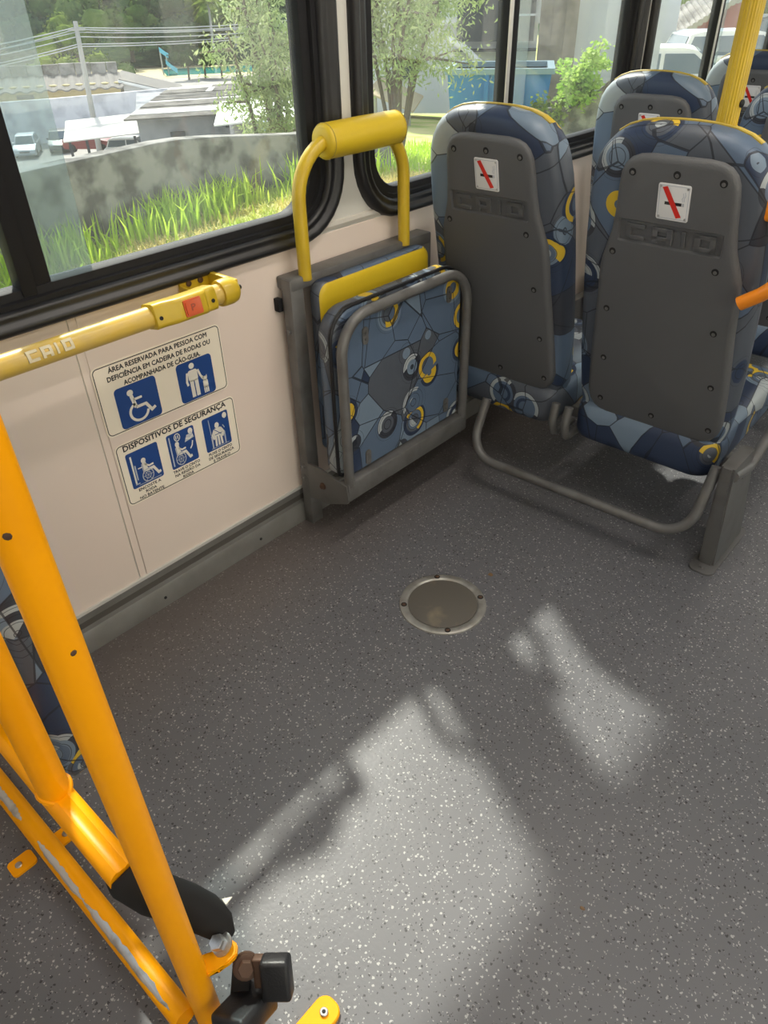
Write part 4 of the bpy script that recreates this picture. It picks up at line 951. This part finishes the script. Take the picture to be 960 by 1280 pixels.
# low shed roofed with bleached boards
t = thing('board_shed', 'grey shed with a wide roof of sun-bleached boards', 'shed', V(40, 2, GV))
bm = BM(); vbox(bm, 41, 50, -1.25, 6.6, GV, -3.5); mk('walls', bm, M['shed_wall'], t, angle=0)
rows = 9
for i in range(rows):
    f0, f1 = i / rows, (i + 1) / rows; s = 0
    cuts = [0] + sorted(random.uniform(.1, .9) for _ in range(4)) + [1]
    for a, b in zip(cuts[:-1], cuts[1:]):
        def rp(f, q):                                            # eave-to-ridge fraction f, along q
            r = 40 + 8.5 * f; sl_ = -1.75 + 2.35 * f; sr_ = 6.9 + 1.2 * f
            return (r, sl_ + (sr_ - sl_) * q, -3.56 + (.36 + .10 * q) * f + (.03 if i % 2 else 0))
        bm = BM(); vprism(bm, [rp(f0 - .02, a), rp(f0 - .02, b), rp(f1 + .02, b), rp(f1 + .02, a)], .06)
        mk('roof_board', bm, M['board_pale'] if random.random() < .18 else M['board'], t, angle=0)
bm = BM(); vbox(bm, 40.8, 41.0, .2, .9, GV, -4.35); vbox(bm, 40.8, 41.0, 2.9, 4.1, -4.3, -3.9); mk('dark_opening', bm, M['dark_grille'], t, angle=0)
t = thing('lean_to_roof', 'bright white sloping lean-to roof against the board shed', 'roof', V(36, 3, -3.3))
bm = BM(); vprism(bm, [(35, 2.0, -3.38), (35, 6.4, -3.20), (38.5, 6.6, -2.72), (38.5, 2.6, -2.92)], .06); mk('roof_sheet', bm, M['roof_white'], t, angle=0)
bm = BM(); vbox(bm, 36, 38.5, 2.9, 6.3, GV, -3.3); mk('walls', bm, M['concrete_light'], t, angle=0)
t = thing('water_tank', 'round blue-grey water tank under the white lean-to', 'tank', V(34, 4.3, GV))
bm = BM(); loft(bm, [[V(34 + r * math.cos(2 * PI * k / 24), 4.32 + r * math.sin(2 * PI * k / 24), z) for k in range(24)] for r, z in ((.40, GV), (.44, -3.30), (.47, -3.28), (.47, -3.22), (.38, -3.16))]); mk('drum', bm, M['tank'], t)
t = thing('awning', 'low pale sheet awning over the parked cars', 'awning', V(43, -3, -4.5))
bm = BM(); vprism(bm, [(42, -4.9, -4.62), (42, -1.2, -4.44), (46, -.9, -4.02), (46, -5.0, -4.20)], .05); mk('awning_sheet', bm, M['board_pale'], t, angle=0)
for s in (-4.7, -3.9, -1.6):
    bm = BM(); vbox(bm, 42.2, 42.32, s, s + .12, GV, -4.6); mk('post', bm, M['dark_grille'], t, angle=0)

# cars
def car(loc, rot, paint, label, group=None, L=4.0, Wd=1.68, Ht=1.48, sc=1.0, hatch=True):
    root = thing('car', label, 'car', loc, group); RM = Matrix.Rotation(rot, 3, 'Z'); lo = Vector(loc)
    T = lambda x, y, z: lo + RM @ Vector((x * sc, y * sc, z * sc))
    h = L / 2; w = Wd / 2
    def sect(y, k): return [T(x, y * w, z) for x, z in k]
    body = [(-h, .35), (-h, .80), (-h * .93, .92), (-h * .2, .95), (h * .42, .93), (h * .82, .80), (h * .98, .66), (h, .40), (h * .95, .25), (-h * .95, .25)]
    bm = BM(); loft(bm, [sect(y, [(x * s, z) for x, z in body]) for y, s in ((-1, .975), (-.93, 1), (.93, 1), (1, .975))]); b_ = mk('body', bm, paint, root, angle=30)
    rear = -h * .90 if hatch else -h * .62
    cab = [(rear, .92), (rear + .22, Ht - .06), (rear + .5, Ht), (h * .02, Ht), (h * .14, Ht - .04), (h * .47, .92)]
    bm = BM(); loft(bm, [[T(x, y * w * (.96 if z < 1 else .80), z) for x, z in cab] for y in (-1, 1)]); c_ = mk('cabin', bm, paint, root, angle=25)
    for s in (-1, 1):
        def sp(x, z): 
            f = (z - .92) / (Ht - .92); return T(x, s * (w * (.96 + (.80 - .96) * f) + .008), z)
        xm = -h * .18; z0, z1 = .97, Ht - .10
        for q in ([(rear + .12, z0), (xm - .04, z0), (xm - .04, z1), (rear + .30, z1)], [(xm + .04, z0), (h * .36, z0), (h * .12, z1), (xm + .04, z1)]):
            bm = BM(); A = [sp(x, z) for x, z in q]; off = RM @ Vector((0, -s * .02 * sc, 0)); loft(bm, [A, [p + off for p in A]]); mk('side_window', bm, M['car_glass'], c_, angle=0)
        for x in (-h * .62, h * .62):
            bm = BM(); c = T(x, s * (w - .16), .31); disc(bm, c, RM @ Vector((0, s, 0)), .31 * sc, .18 * sc, 20); mk('wheel', bm, M['tyre'], root)
        bm = BM(); c = T(h * .30, s * (w + .05), .98); b2 = bmesh.new(); box(b2, -.06 * sc, .06 * sc, -.08 * sc, .08 * sc, -.06 * sc, .06 * sc, .02 * sc); b2.transform(Matrix.Translation(c)); me = bpy.data.meshes.new('q'); b2.to_mesh(me); b2.free(); bm.from_mesh(me); bpy.data.meshes.remove(me); mk('mirror', bm, paint, root)
        bm = BM(); A = [T(x, s * y, z) for x, y, z in ((h * .985, w * .55, .60), (h * .99, w * .90, .60), (h * .93, w * .92, .74), (h * .92, w * .60, .74))]; off = RM @ Vector((-.05 * sc, 0, 0)); loft(bm, [[p - off * .3 for p in A], [p + off for p in A]]); mk('headlamp', bm, M['lamp_glass'], b_, angle=0)
    def wp(x0, z0, x1, z1, name):
        A = [T(x0, -w * .84, z0), T(x0, w * .84, z0), T(x1, w * .70, z1), T(x1, -w * .70, z1)]; d = RM @ Vector((-.02 * sc if x0 > 0 else .02 * sc, 0, -.01 * sc))
        bm = BM(); loft(bm, [[p - d * .8 for p in A], [p + d for p in A]]); mk(name, bm, M['car_glass'], c_, angle=0)
    wp(h * .45, .95, h * .17, Ht - .06, 'windscreen'); wp(rear + .03, .98, rear + .19, Ht - .10, 'rear_window')
    bm = BM(); A = [T(h * 1.0, y * w, z) for y, z in ((-.45, .44), (.45, .44), (.45, .56), (-.45, .56))]; loft(bm, [[p + RM @ Vector((.012 * sc, 0, 0)) for p in A], [p + RM @ Vector((-.05 * sc, 0, 0)) for p in A]]); mk('grille', bm, M['dark_grille'], b_, angle=0)
    return root
va = math.atan2(-VA.y, -VA.x)
car(V(52, -8.15, GV), va, M['silver_paint'], 'silver car parked facing us before the white boundary wall', sc=1.0)
car(V(53, -6.35, GV), va + .05, M['dark_paint'], 'dark grey car parked right of the silver car by the wall')
car(V(49, -4.2, GV + .45), va + 1.2, M['red_paint'], 'dark red car under the pale awning')
car(V(43.5, -3.5, GV - .1), va + 1.5, M['white_paint'], 'white car with only its roof above the concrete wall')
car(V(45, -1.75, GV + .5), va + 1.35, M['white_paint'], 'white car parked beside the board shed')

# utility pole with its cables
t = thing('utility_pole', 'tall thin concrete utility pole carrying cables over the roofs', 'pole', V(48, -3.7, GV))
bm = BM(); tube(bm, [V(48, -3.82, GV), V(48, -3.55, .05)], [.22, .15], 12); mk('pole_shaft', bm, M['pole_grey'], t)
bm = BM(); vbox(bm, 47.9, 48.1, -4.0, -3.15, -.36, -.26); mk('crossarm', bm, M['pole_grey'], t, angle=0)
for i, (zp, zr, sag, rr_) in enumerate(((-.22, .10, .55, 48), (-.42, -.14, .50, 47.7), (-.62, -.30, .55, 48.2), (-.95, -.42, .45, 47.8), (-1.05, -.55, .45, 48), (-.30, -.02, .62, 48.4))):
    bm = BM(); tube(bm, [V(48 + (rr_ - 48) * f, -3.6 + 15.5 * f, zp + (zr - zp) * f - sag * 4 * f * (1 - f) * .55) for f in [k / 16 for k in range(17)]], .034, 6); mk('cable', bm, M['wire'], t)
    bm = BM(); tube(bm, [V(48 - 3 * f, -3.65 - 9 * f, zp - .95 * f - sag * 4 * f * (1 - f) * .3 - .05 * i * f) for f in [k / 12 for k in range(13)]], .034, 6); mk('cable', bm, M['wire'], t)

# pool terrace with slide
bm = BM(); vprism(bm, [(96, -4, GV + .02), (96, 14, GV + .02), (116, 14, GV + .02), (116, -6, GV + .02)], .05); o = mk('pool_terrace', bm, M['sand'], angle=0); o['kind'] = 'structure'
t = thing('swimming_pool', 'teal swimming pool on the pale terrace below the trees', 'pool', V(101, 6, GV))
bm = BM(); vprism(bm, [(98.5, 1.2, GV + .06), (98.5, 12, GV + .06), (107, 12.6, GV + .06), (107, .8, GV + .06)], .06); mk('water', bm, M['pool'], t, angle=0)
t = thing('pool_slide', 'light blue zigzag water slide beside the teal pool', 'slide', V(100, 1.5, GV))
for (s0, z0, s1, z1) in ((.85, -4.35, 2.25, -5.25), (1.35, -5.55, 2.5, -6.5)):
    bm = BM(); loft(bm, [[V(99.6, s, z + .45), V(99.6, s, z), V(100.4, s, z), V(100.4, s, z + .45), V(100.3, s, z + .45), V(100.3, s, z + .1), V(99.7, s, z + .1), V(99.7, s, z + .45)] for s, z in ((s0, z0), ((s0 + s1) / 2, (z0 + z1) / 2 - .08), (s1, z1))]); mk('chute', bm, M['slide'], t, angle=30)
for (s, zt) in ((.9, -4.3), (1.5, -4.8)):
    bm = BM(); tube(bm, [V(100.2, s, GV), V(100.2, s, zt)], .12, 8); mk('post', bm, M['pole_grey'], t)

# trees: four crown meshes shared by all the far trees
def crown_mesh(name, n_lobes, leaf, seed, rad=1.0, squash=.8, leaves=900):
    rnd = random.Random(seed); vs, fs = [], []
    lobes = [(Vector((rnd.gauss(0, .42), rnd.gauss(0, .42), rnd.uniform(-.35, .55) * squash)) * rad, rnd.uniform(.34, .55) * rad) for _ in range(n_lobes)]
    b2 = bmesh.new()
    for c, r in lobes:
        q = bmesh.ops.create_icosphere(b2, subdivisions=2, radius=r * .82)
        for v in q['verts']: v.co = v.co * rnd.uniform(.82, 1.12) + c
    for _ in range(leaves):
        c, r = rnd.choice(lobes); d = Vector((rnd.gauss(0, 1), rnd.gauss(0, 1), rnd.gauss(0, 1))).normalized(); p = c + d * r * rnd.uniform(.8, 1.12)
        u = (d.orthogonal() * rnd.uniform(-1, 1) + d * rnd.uniform(-.6, .6) + Vector((0, 0, rnd.uniform(-.6, .2)))).normalized() * leaf; v = d.cross(u).normalized() * leaf * .6
        b2.faces.new([b2.verts.new(p - u * .5), b2.verts.new(p + v * .5), b2.verts.new(p + u * .5), b2.verts.new(p - v * .5)])
    me = bpy.data.meshes.new(name); b2.to_mesh(me); b2.free(); return me
CR_ = [crown_mesh('crown', 11, .16, 3), crown_mesh('crown', 14, .14, 5, squash=.6), crown_mesh('crown', 9, .18, 8), crown_mesh('crown', 12, .13, 11)]
def far_tree(p, r, zc, lab, m, k, group, hs=.9):
    t = thing('tree', lab, 'tree', p, group)
    me = CR_[k % 4].copy(); me.materials.append(m)
    o = bpy.data.objects.new('crown', me); COL.objects.link(o); o.parent = t; o.location = (0, 0, zc); o.scale = (r, r, r * hs); o.rotation_euler.z = k * 1.7; o['kind'] = 'stuff'
    bm = BM(); tube(bm, [Vector(p), Vector(p) + Vector((.03 * r, .02 * r, zc * .6)), Vector(p) + Vector((0, 0, zc))], [r * .075, r * .06, r * .03], 8); mk('trunk', bm, M['bark'], t)
# row of small dark trees beside the pool
for i, s in enumerate((3.4, 5.2, 6.9, 8.6, 10.3, 12.0, 13.8)):
    far_tree(V(93 + (i % 2), s, GV), 2.0, 2.6, 'small dark round tree in the row before the pool, %s from the slide' % ('first', 'second', 'third', 'fourth', 'fifth', 'sixth', 'seventh')[i], M['leaf_dark'], i, 'row of dark trees by the pool', .72)
# big trees at the foot of the hill and up its side
rnd = random.Random(21)
spots = []
for i in range(9): spots.append((112 + rnd.uniform(-3, 4), -26 + i * 6.2 + rnd.uniform(-1.5, 1.5), GV, rnd.uniform(4.2, 5.6)))
for i in range(9): spots.append((122 + rnd.uniform(-3, 4), -32 + i * 8.0 + rnd.uniform(-2, 2), GV + 1.6, rnd.uniform(5.0, 6.8)))
for i in range(9): spots.append((136 + rnd.uniform(-3, 4), -36 + i * 9.2 + rnd.uniform(-2, 2), GV + 4.2, rnd.uniform(6, 7.6)))
spots += [(74.5, -14, GV, 2.8), (75, -7.5, GV, 3.1), (74.5, -3.9, GV, 2.5), (74, -20, GV, 3.0)]
spots = [q for q in spots if q[0] < 100 or -.21 * q[0] < q[1] < .23 * q[0]]
names = {'leaf_dark': 'dark', 'leaf_mid': 'mid green', 'leaf_lime': 'yellowish green'}
ORD = ('first', 'second', 'third', 'fourth', 'fifth', 'sixth', 'seventh', 'eighth', 'ninth', 'tenth')
def rank(q): return ORD[sorted(p[1] for p in spots if p[2] == q[2] and (p[0] < 100) == (q[0] < 100)).index(q[1])]
for i, (r, s, z, R_) in enumerate(spots):
    mk_ = ('leaf_mid', 'leaf_dark', 'leaf_lime', 'leaf_mid', 'leaf_dark')[i % 5] if r > 100 else ('leaf_mid', 'leaf_mid', 'leaf_lime')[i % 3]
    lab = ('%s tree in the %s row of the wooded hillside, %s from the left' % (names[mk_], 'lowest' if z == GV else 'middle' if z < GV + 3 else 'upper', rank(spots[i]))) if r > 100 else ('%s tree behind the ochre house roofs, %s from the left' % (names[mk_], rank(spots[i])))
    far_tree(V(r, s, z), R_ * 1.0, R_ * 1.0, lab, M[mk_], i, names[mk_] + (' hillside trees' if r > 100 else ' trees behind the houses'))
bm = BM(); lps = []
for r, z in ((110, GV), (125, GV + 2), (145, GV + 7), (175, GV + 17), (215, GV + 34)): lps.append([V(r + rnd.uniform(-1, 1), s, z + rnd.uniform(-.4, .4)) for s in range(-150, 151, 15)])
loft(bm, lps, False, False, closed=False); o = mk('hill', bm, M['leaf_dark'], angle=60); o['kind'] = 'structure'
# hillside woods above: crowns packed together, nobody could count them
b2 = bmesh.new()
for i in range(420):
    r = rnd.uniform(152, 205); s = rnd.uniform(-75, 95); z = GV + (max(0, r - 110) / 105) ** 1.25 * 32
    q = bmesh.ops.create_icosphere(b2, subdivisions=2, radius=rnd.uniform(3.4, 6.2)); c = V(r, s, z + 1.2)
    for v in q['verts']: v.co = Vector((v.co.x, v.co.y, v.co.z * .85)) * rnd.uniform(.70, 1.1) + c
    rr = v.co - c; R_ = 4.6
    for _ in range(70):
        d = Vector((rnd.gauss(0, 1), rnd.gauss(0, 1), rnd.gauss(.3, .8))).normalized(); p = c + d * R_ * rnd.uniform(.8, 1.15); u = Vector((rnd.gauss(0, 1), rnd.gauss(0, 1), rnd.gauss(0, .7))).normalized() * rnd.uniform(.5, 1.1); w = u.cross(d).normalized() * .5
        b2.faces.new([b2.verts.new(x) for x in (p - u, p + w, p + u, p - w)])
me = bpy.data.meshes.new('forest'); b2.to_mesh(me); b2.free(); tag(finish('forest_canopy', me, M['leaf_mid'], angle=0), 'dense woods covering the far hillside', 'forest', kind='stuff')
# two palms at the pool
def palm(p, h, lab):
    t = thing('palm', lab, 'palm', p, 'palms beyond the pool')
    bm = BM(); tube(bm, [p, p + Vector((.2, .1, h * .5)), p + Vector((.1, .3, h))], [.28, .2, .18], 10); mk('trunk', bm, M['pole_grey'], t)
    bm = BM()
    for k in range(16):
        a = k * 2.4; el = .9 - (k / 16) * 1.3; L2 = 3.4; c = p + Vector((.1, .3, h)); d = Vector((math.cos(a), math.sin(a), 0)); n_ = Vector((-d.y, d.x, 0)); pr = []
        for q in range(8):
            f = q / 7; pr.append(c + d * L2 * f * math.cos(el) + Vector((0, 0, L2 * (f * math.sin(el) - .55 * f * f))))
        for q in range(7):
            w0, w1 = [.62 * math.sin(PI * min(1, (x + .6) / 7.6)) for x in (q, q + 1)]
            for s in (-1, 1): bm.faces.new([bm.verts.new(x) for x in (pr[q], pr[q + 1], pr[q + 1] + n_ * s * w1 - Vector((0, 0, w1 * .5)), pr[q] + n_ * s * w0 - Vector((0, 0, w0 * .5)))])
    f_ = mk('fronds', bm, M['leaf_lime'], t, angle=0, normals=False); f_['kind'] = 'stuff'
palm(V(112, 7.6, GV), 9.0, 'taller palm with arching yellow-green fronds beyond the pool')
palm(V(113, 10.6, GV), 7.4, 'shorter palm right of the taller palm beyond the pool')

# thin-leaved trees just outside
def leafy(name, lab, cat, base, h, spread, n, leaf, m, droop, seed, stems, clr=None, zlo=.15):
    rnd = random.Random(seed); t = thing(name, lab, cat, base); base = Vector(base)
    bm = BM(); tips = []
    for k in range(stems):
        a = rnd.uniform(0, 2 * PI); e = base + Vector((math.cos(a) * spread * rnd.uniform(.15, .9), math.sin(a) * spread * rnd.uniform(.15, .9), h * rnd.uniform(.6, 1.0)))
        m1 = base.lerp(e, .4) + Vector((rnd.gauss(0, .06), rnd.gauss(0, .06), h * .08)); pts = [base, m1, base.lerp(e, .72) + Vector((rnd.gauss(0, .05), rnd.gauss(0, .05), .03)), e]
        tube(bm, pts, [.009 * h, .007 * h, .005 * h, .002 * h], 7); tips += [(pts[1], pts[2]), (pts[2], pts[3])]
        for _ in range(4):
            q = pts[1].lerp(pts[3], rnd.uniform(.0, .9)); w = q + Vector((rnd.gauss(0, 1), rnd.gauss(0, 1), rnd.uniform(-.2, .5))).normalized() * spread * rnd.uniform(.25, .55)
            tube(bm, [q, w], [.006 * h, .002 * h], 5); tips.append((q, w))
    mk('branches', bm, M['bark'], t)
    vs, fs = [], []
    for i in range(n):
        a, b = rnd.choice(tips); p = a.lerp(b, rnd.uniform(.1, 1.1)) + Vector((rnd.gauss(0, 1), rnd.gauss(0, 1), rnd.gauss(0, 1))) * spread * .10
        if p.z < base.z + zlo * h: continue
        d = Vector((rnd.gauss(0, 1), rnd.gauss(0, 1), rnd.gauss(-droop, .5))).normalized() * leaf[0] * rnd.uniform(.6, 1.2); u = d.cross(Vector((rnd.gauss(0, 1), rnd.gauss(0, 1), rnd.gauss(0, 1)))).normalized() * leaf[1]; k = len(vs)
        vs += [p, p + d * .5 + u, p + d, p + d * .5 - u]; fs.append((k, k + 1, k + 2, k + 3))
    me = bpy.data.meshes.new('foliage'); me.from_pydata([tuple(v) for v in vs], [], fs); f_ = finish('foliage', me, m, t, angle=0); f_['kind'] = 'stuff'
leafy('slender_tree', 'slender grey-green tree close outside the second window', 'tree', (-4.75, 7.0, -.55), 2.9, 1.25, 10500, (.080, .011), M['leaf_olive'], .9, 4, 9, zlo=.12)
leafy('slender_tree', 'slender grey-green tree behind the right end of the concrete wall', 'tree', (-6.4, 6.7, -1.6), 3.7, .85, 7500, (.085, .012), M['leaf_olive'], .9, 9, 7, zlo=.05)
leafy('bush', 'bright leafy bush beside the blue container', 'bush', (-4.0, 9.72, -.48), 1.12, .36, 2600, (.075, .020), M['leaf_bush'], .3, 14, 9, zlo=.25)
leafy('bush', 'low bush with yellowish leaves at the foot of the pale wall', 'bush', (-4.25, 9.5, -.48), .55, .30, 700, (.07, .02), M['leaf_lime'], .2, 15, 6, zlo=.1)

# things beside the yard: own axes c (away) and e (along)
YA = Vector((-math.cos(math.radians(58)), math.sin(math.radians(58)), 0)); YB = Vector((math.sin(math.radians(58)), math.cos(math.radians(58)), 0))
def Y(r, s, z): return Vector((1.34, 0, 0)) + YA * r + YB * s + Vector((0, 0, z))
def ybox(bm, r0, r1, s0, s1, z0, z1, bev=0):
    vs = [bm.verts.new(Y(r, s, z)) for r in (r0, r1) for s in (s0, s1) for z in (z0, z1)]
    fs = [bm.faces.new([vs[i] for i in f]) for f in ((0, 1, 3, 2), (4, 6, 7, 5), (0, 4, 5, 1), (2, 3, 7, 6), (0, 2, 6, 4), (1, 5, 7, 3))]
    if bev: bmesh.ops.bevel(bm, geom=list({e for f in fs for e in f.edges}), offset=bev, segments=2, affect='EDGES')
t = thing('waste_container', 'open blue steel container behind the nearest seat tops', 'container', Y(12.4, -.45, -.6))
bm = BM()
def q4(s0, s1, r0, r1, z): return [Y(r0, s0, z), Y(r0, s1, z), Y(r1, s1, z), Y(r1, s0, z)]
loft(bm, [q4(-1.10, .20, 12.1, 13.1, -.62), q4(-1.18, .28, 12.0, 13.2, .22), q4(-1.13, .23, 12.05, 13.15, .22), q4(-1.05, .15, 12.15, 13.05, -.5)]); mk('tub', bm, M['bin_blue'], t, angle=30)
bm = BM(); loft(bm, [q4(-1.22, .32, 11.96, 13.24, .19), q4(-1.22, .32, 11.96, 13.24, .26), q4(-1.12, .22, 12.06, 13.14, .26), q4(-1.12, .22, 12.06, 13.14, .19)]); bm2 = mk('rim', bm, M['bin_rim'], t, angle=30)
for s in (-.62, -.12):
    bm = BM(); ybox(bm, 11.965, 12.03, s - .03, s + .03, -.55, .19); mk('rib', bm, M['bin_blue'], t, angle=0)
# white house behind the slender tree
t = thing('white_house', 'white house with dark upper grille behind the slender tree', 'house', Y(17.5, -1.6, -.8))
bm = BM(); ybox(bm, 16.3, 17.5, -3.6, .05, -.85, .62); mk('walls', bm, M['building'], t, angle=0)
bm = BM(); ybox(bm, 16.1, 17.6, -3.7, .1, .62, 3.4); mk('upper_wall', bm, M['building'], t, angle=0)
bm = BM(); ybox(bm, 16.0, 16.12, -1.42, -.02, .36, 2.2); mk('grille', bm, M['dark_grille'], t, angle=0)
for z in (.74, .98, 1.25):
    bm = BM(); ybox(bm, 15.94, 16.0, -.62, .02, z, z + .03); mk('grille_bar', bm, M['building'], t, angle=0)
bm = BM(); tube(bm, [Y(15.97, -.60, .76), Y(15.97, -.1, 1.25)], .016, 6); mk('grille_bar', bm, M['building'], t)
bm = BM(); ybox(bm, 16.0, 16.3, -1.5, .05, .20, .23); mk('ledge', bm, M['dark_grille'], t, angle=0)
bm = BM(); ybox(bm, 16.2, 16.32, -2.62, -2.25, -.25, .12); mk('window', bm, M['dark_grille'], t, angle=0)
bm = BM(); tube(bm, [Y(15.6, -1.55, .42), Y(15.6, -1.25, .30), Y(15.6, -.72, -.12)], .055, 10); mk('downpipe', bm, M['roof_white'], t)
t = thing('tin_canopy', 'tan tin canopy at the foot of the white house', 'canopy', Y(14.5, -3, -.4))
bm = BM(); loft(bm, [[Y(14, -2.75, -.22), Y(14, -1.95, -.52), Y(15.4, -1.95, -.44), Y(15.4, -2.75, -.12)], [Y(14, -2.75, -.25), Y(14, -1.95, -.55), Y(15.4, -1.95, -.47), Y(15.4, -2.75, -.15)]]); mk('canopy_sheet', bm, M['tin_roof'], t, angle=0)
bm = BM(); ybox(bm, 14.3, 14.36, -2.1, -2.04, -.9, -.5); ybox(bm, 14.3, 14.36, -2.7, -2.64, -.9, -.26); mk('props', bm, M['pole_grey'], t, angle=0)
# weathered timber wall and the pale wall
t = thing('timber_wall', 'weathered brown timber boards at the corner of the pale wall', 'wall', Y(14, .3, -.8))
for i in range(6):
    s = .06 + i * .098; bm = BM(); ybox(bm, 14.0 + .014 * (i % 2), 14.08 + .014 * (i % 2), s, s + .0975, -.8, 2.9); mk('board', bm, M['timber'], t, angle=0)
t = thing('pale_wall', 'plain pale grey wall behind the leafy bush', 'wall', Y(15, 1.4, -.9))
bm = BM(); ybox(bm, 14.4, 15.4, .62, 2.0, -.9, 3.0); mk('wall_face', bm, M['pale_wall'], t, angle=0)
bm = BM(); tube(bm, [Y(14.36, 1.42, -.9), Y(14.36, 1.42, 3.0)], .045, 8); mk('drain_pipe', bm, M['tin_roof'], t)
t = thing('sloping_curb', 'weathered sloping concrete ramp wall below the pale wall', 'wall', (-3.7, 9.9, -.5))
bm = BM(); a_, b_ = Vector((-4.6, 9.28, 0)), Vector((-2.9, 10.3, 0)); nn = Vector((-.5, .85, 0)) * .14
prof_ = [(0, -.12), (.34, -.10), (.48, .06), (.62, .30), (.68, .36)]
loft(bm, [[a_.lerp(b_, f) + Vector((0, 0, -.75)), a_.lerp(b_, f) + Vector((0, 0, z)), a_.lerp(b_, f) + nn + Vector((0, 0, z)), a_.lerp(b_, f) + nn + Vector((0, 0, -.75))] for f, z in prof_]); mk('ramp', bm, M['concrete'], t, angle=0)
# red-walled house and parked cars seen through the third window
t = thing('red_house', 'dull red wall with ragged tile edge beyond the white cars', 'house', Y(30, 6, -1.3))
bm = BM(); loft(bm, [[Y(r, 4.6, -1.4), Y(r, 6.5, -1.4), Y(r, 6.5, .57), Y(r, 6.2, .55), Y(r, 4.6, -.35)] for r in (30, 33.5)]); mk('gable_wall', bm, M['red_wall'], t, angle=0)
for i in range(14):
    f = i / 13; s = 4.5 + 1.9 * f; z = -.40 + .95 * min(1, (s - 4.6) / 1.6); z = z if s < 6.2 else .55 + .06 * (s - 6.2)
    bm = BM(); tube(bm, [Y(29.6, s, z + .06), Y(32, s - .1, z + .50)], .10, 8); mk('roof_tile', bm, M['tile_parapet'], t)
bm = BM(); ybox(bm, 25.5, 26.1, 2.75, 3.9, -1.4, 3); o = mk('pale_column', bm, M['pale_wall'], angle=0); tag(o, 'tall pale column between pale wall and red wall', 'column')
ya = math.atan2(YB.y, YB.x)
car(Y(19.2, 3.1, -1.36), ya - .10, M['white_paint'], 'nearest white car seen side-on through the third window', L=4.1, Ht=1.42)
car(Y(23.8, 5.3, -1.36), ya + .2, M['white_paint'], 'white car standing behind the nearest white car', Ht=1.48)
car(Y(32, 8.9, -1.36), ya + .15, M['dark_paint'], 'dark car parked right of the white cars', Ht=1.5)
car(Y(36.5, 11.2, -1.36), ya + .1, M['white_paint'], 'white car behind the dark car, farthest along the street', Ht=1.5)
leafy('bush', 'small green bush growing in front of the pale column', 'bush', tuple(Y(24.6, 2.9, -1.35)), 1.5, .6, 700, (.14, .05), M['leaf_mid'], .2, 31, 7, zlo=.45)
for i, (r, s, R_) in enumerate(((40, 6.5, 2.2), (41, 10.5, 2.5), (42, 14.5, 2.4), (41, 18.5, 2.6))):
    far_tree(Y(r, s, -1.35), R_, 1.9 + .2 * i, 'leafy tree beyond the red house at the street end, %s from the left' % ('first', 'second', 'third', 'fourth')[i], M['leaf_lime'] if i % 2 == 0 else M['leaf_mid'], i + 2, 'street trees')
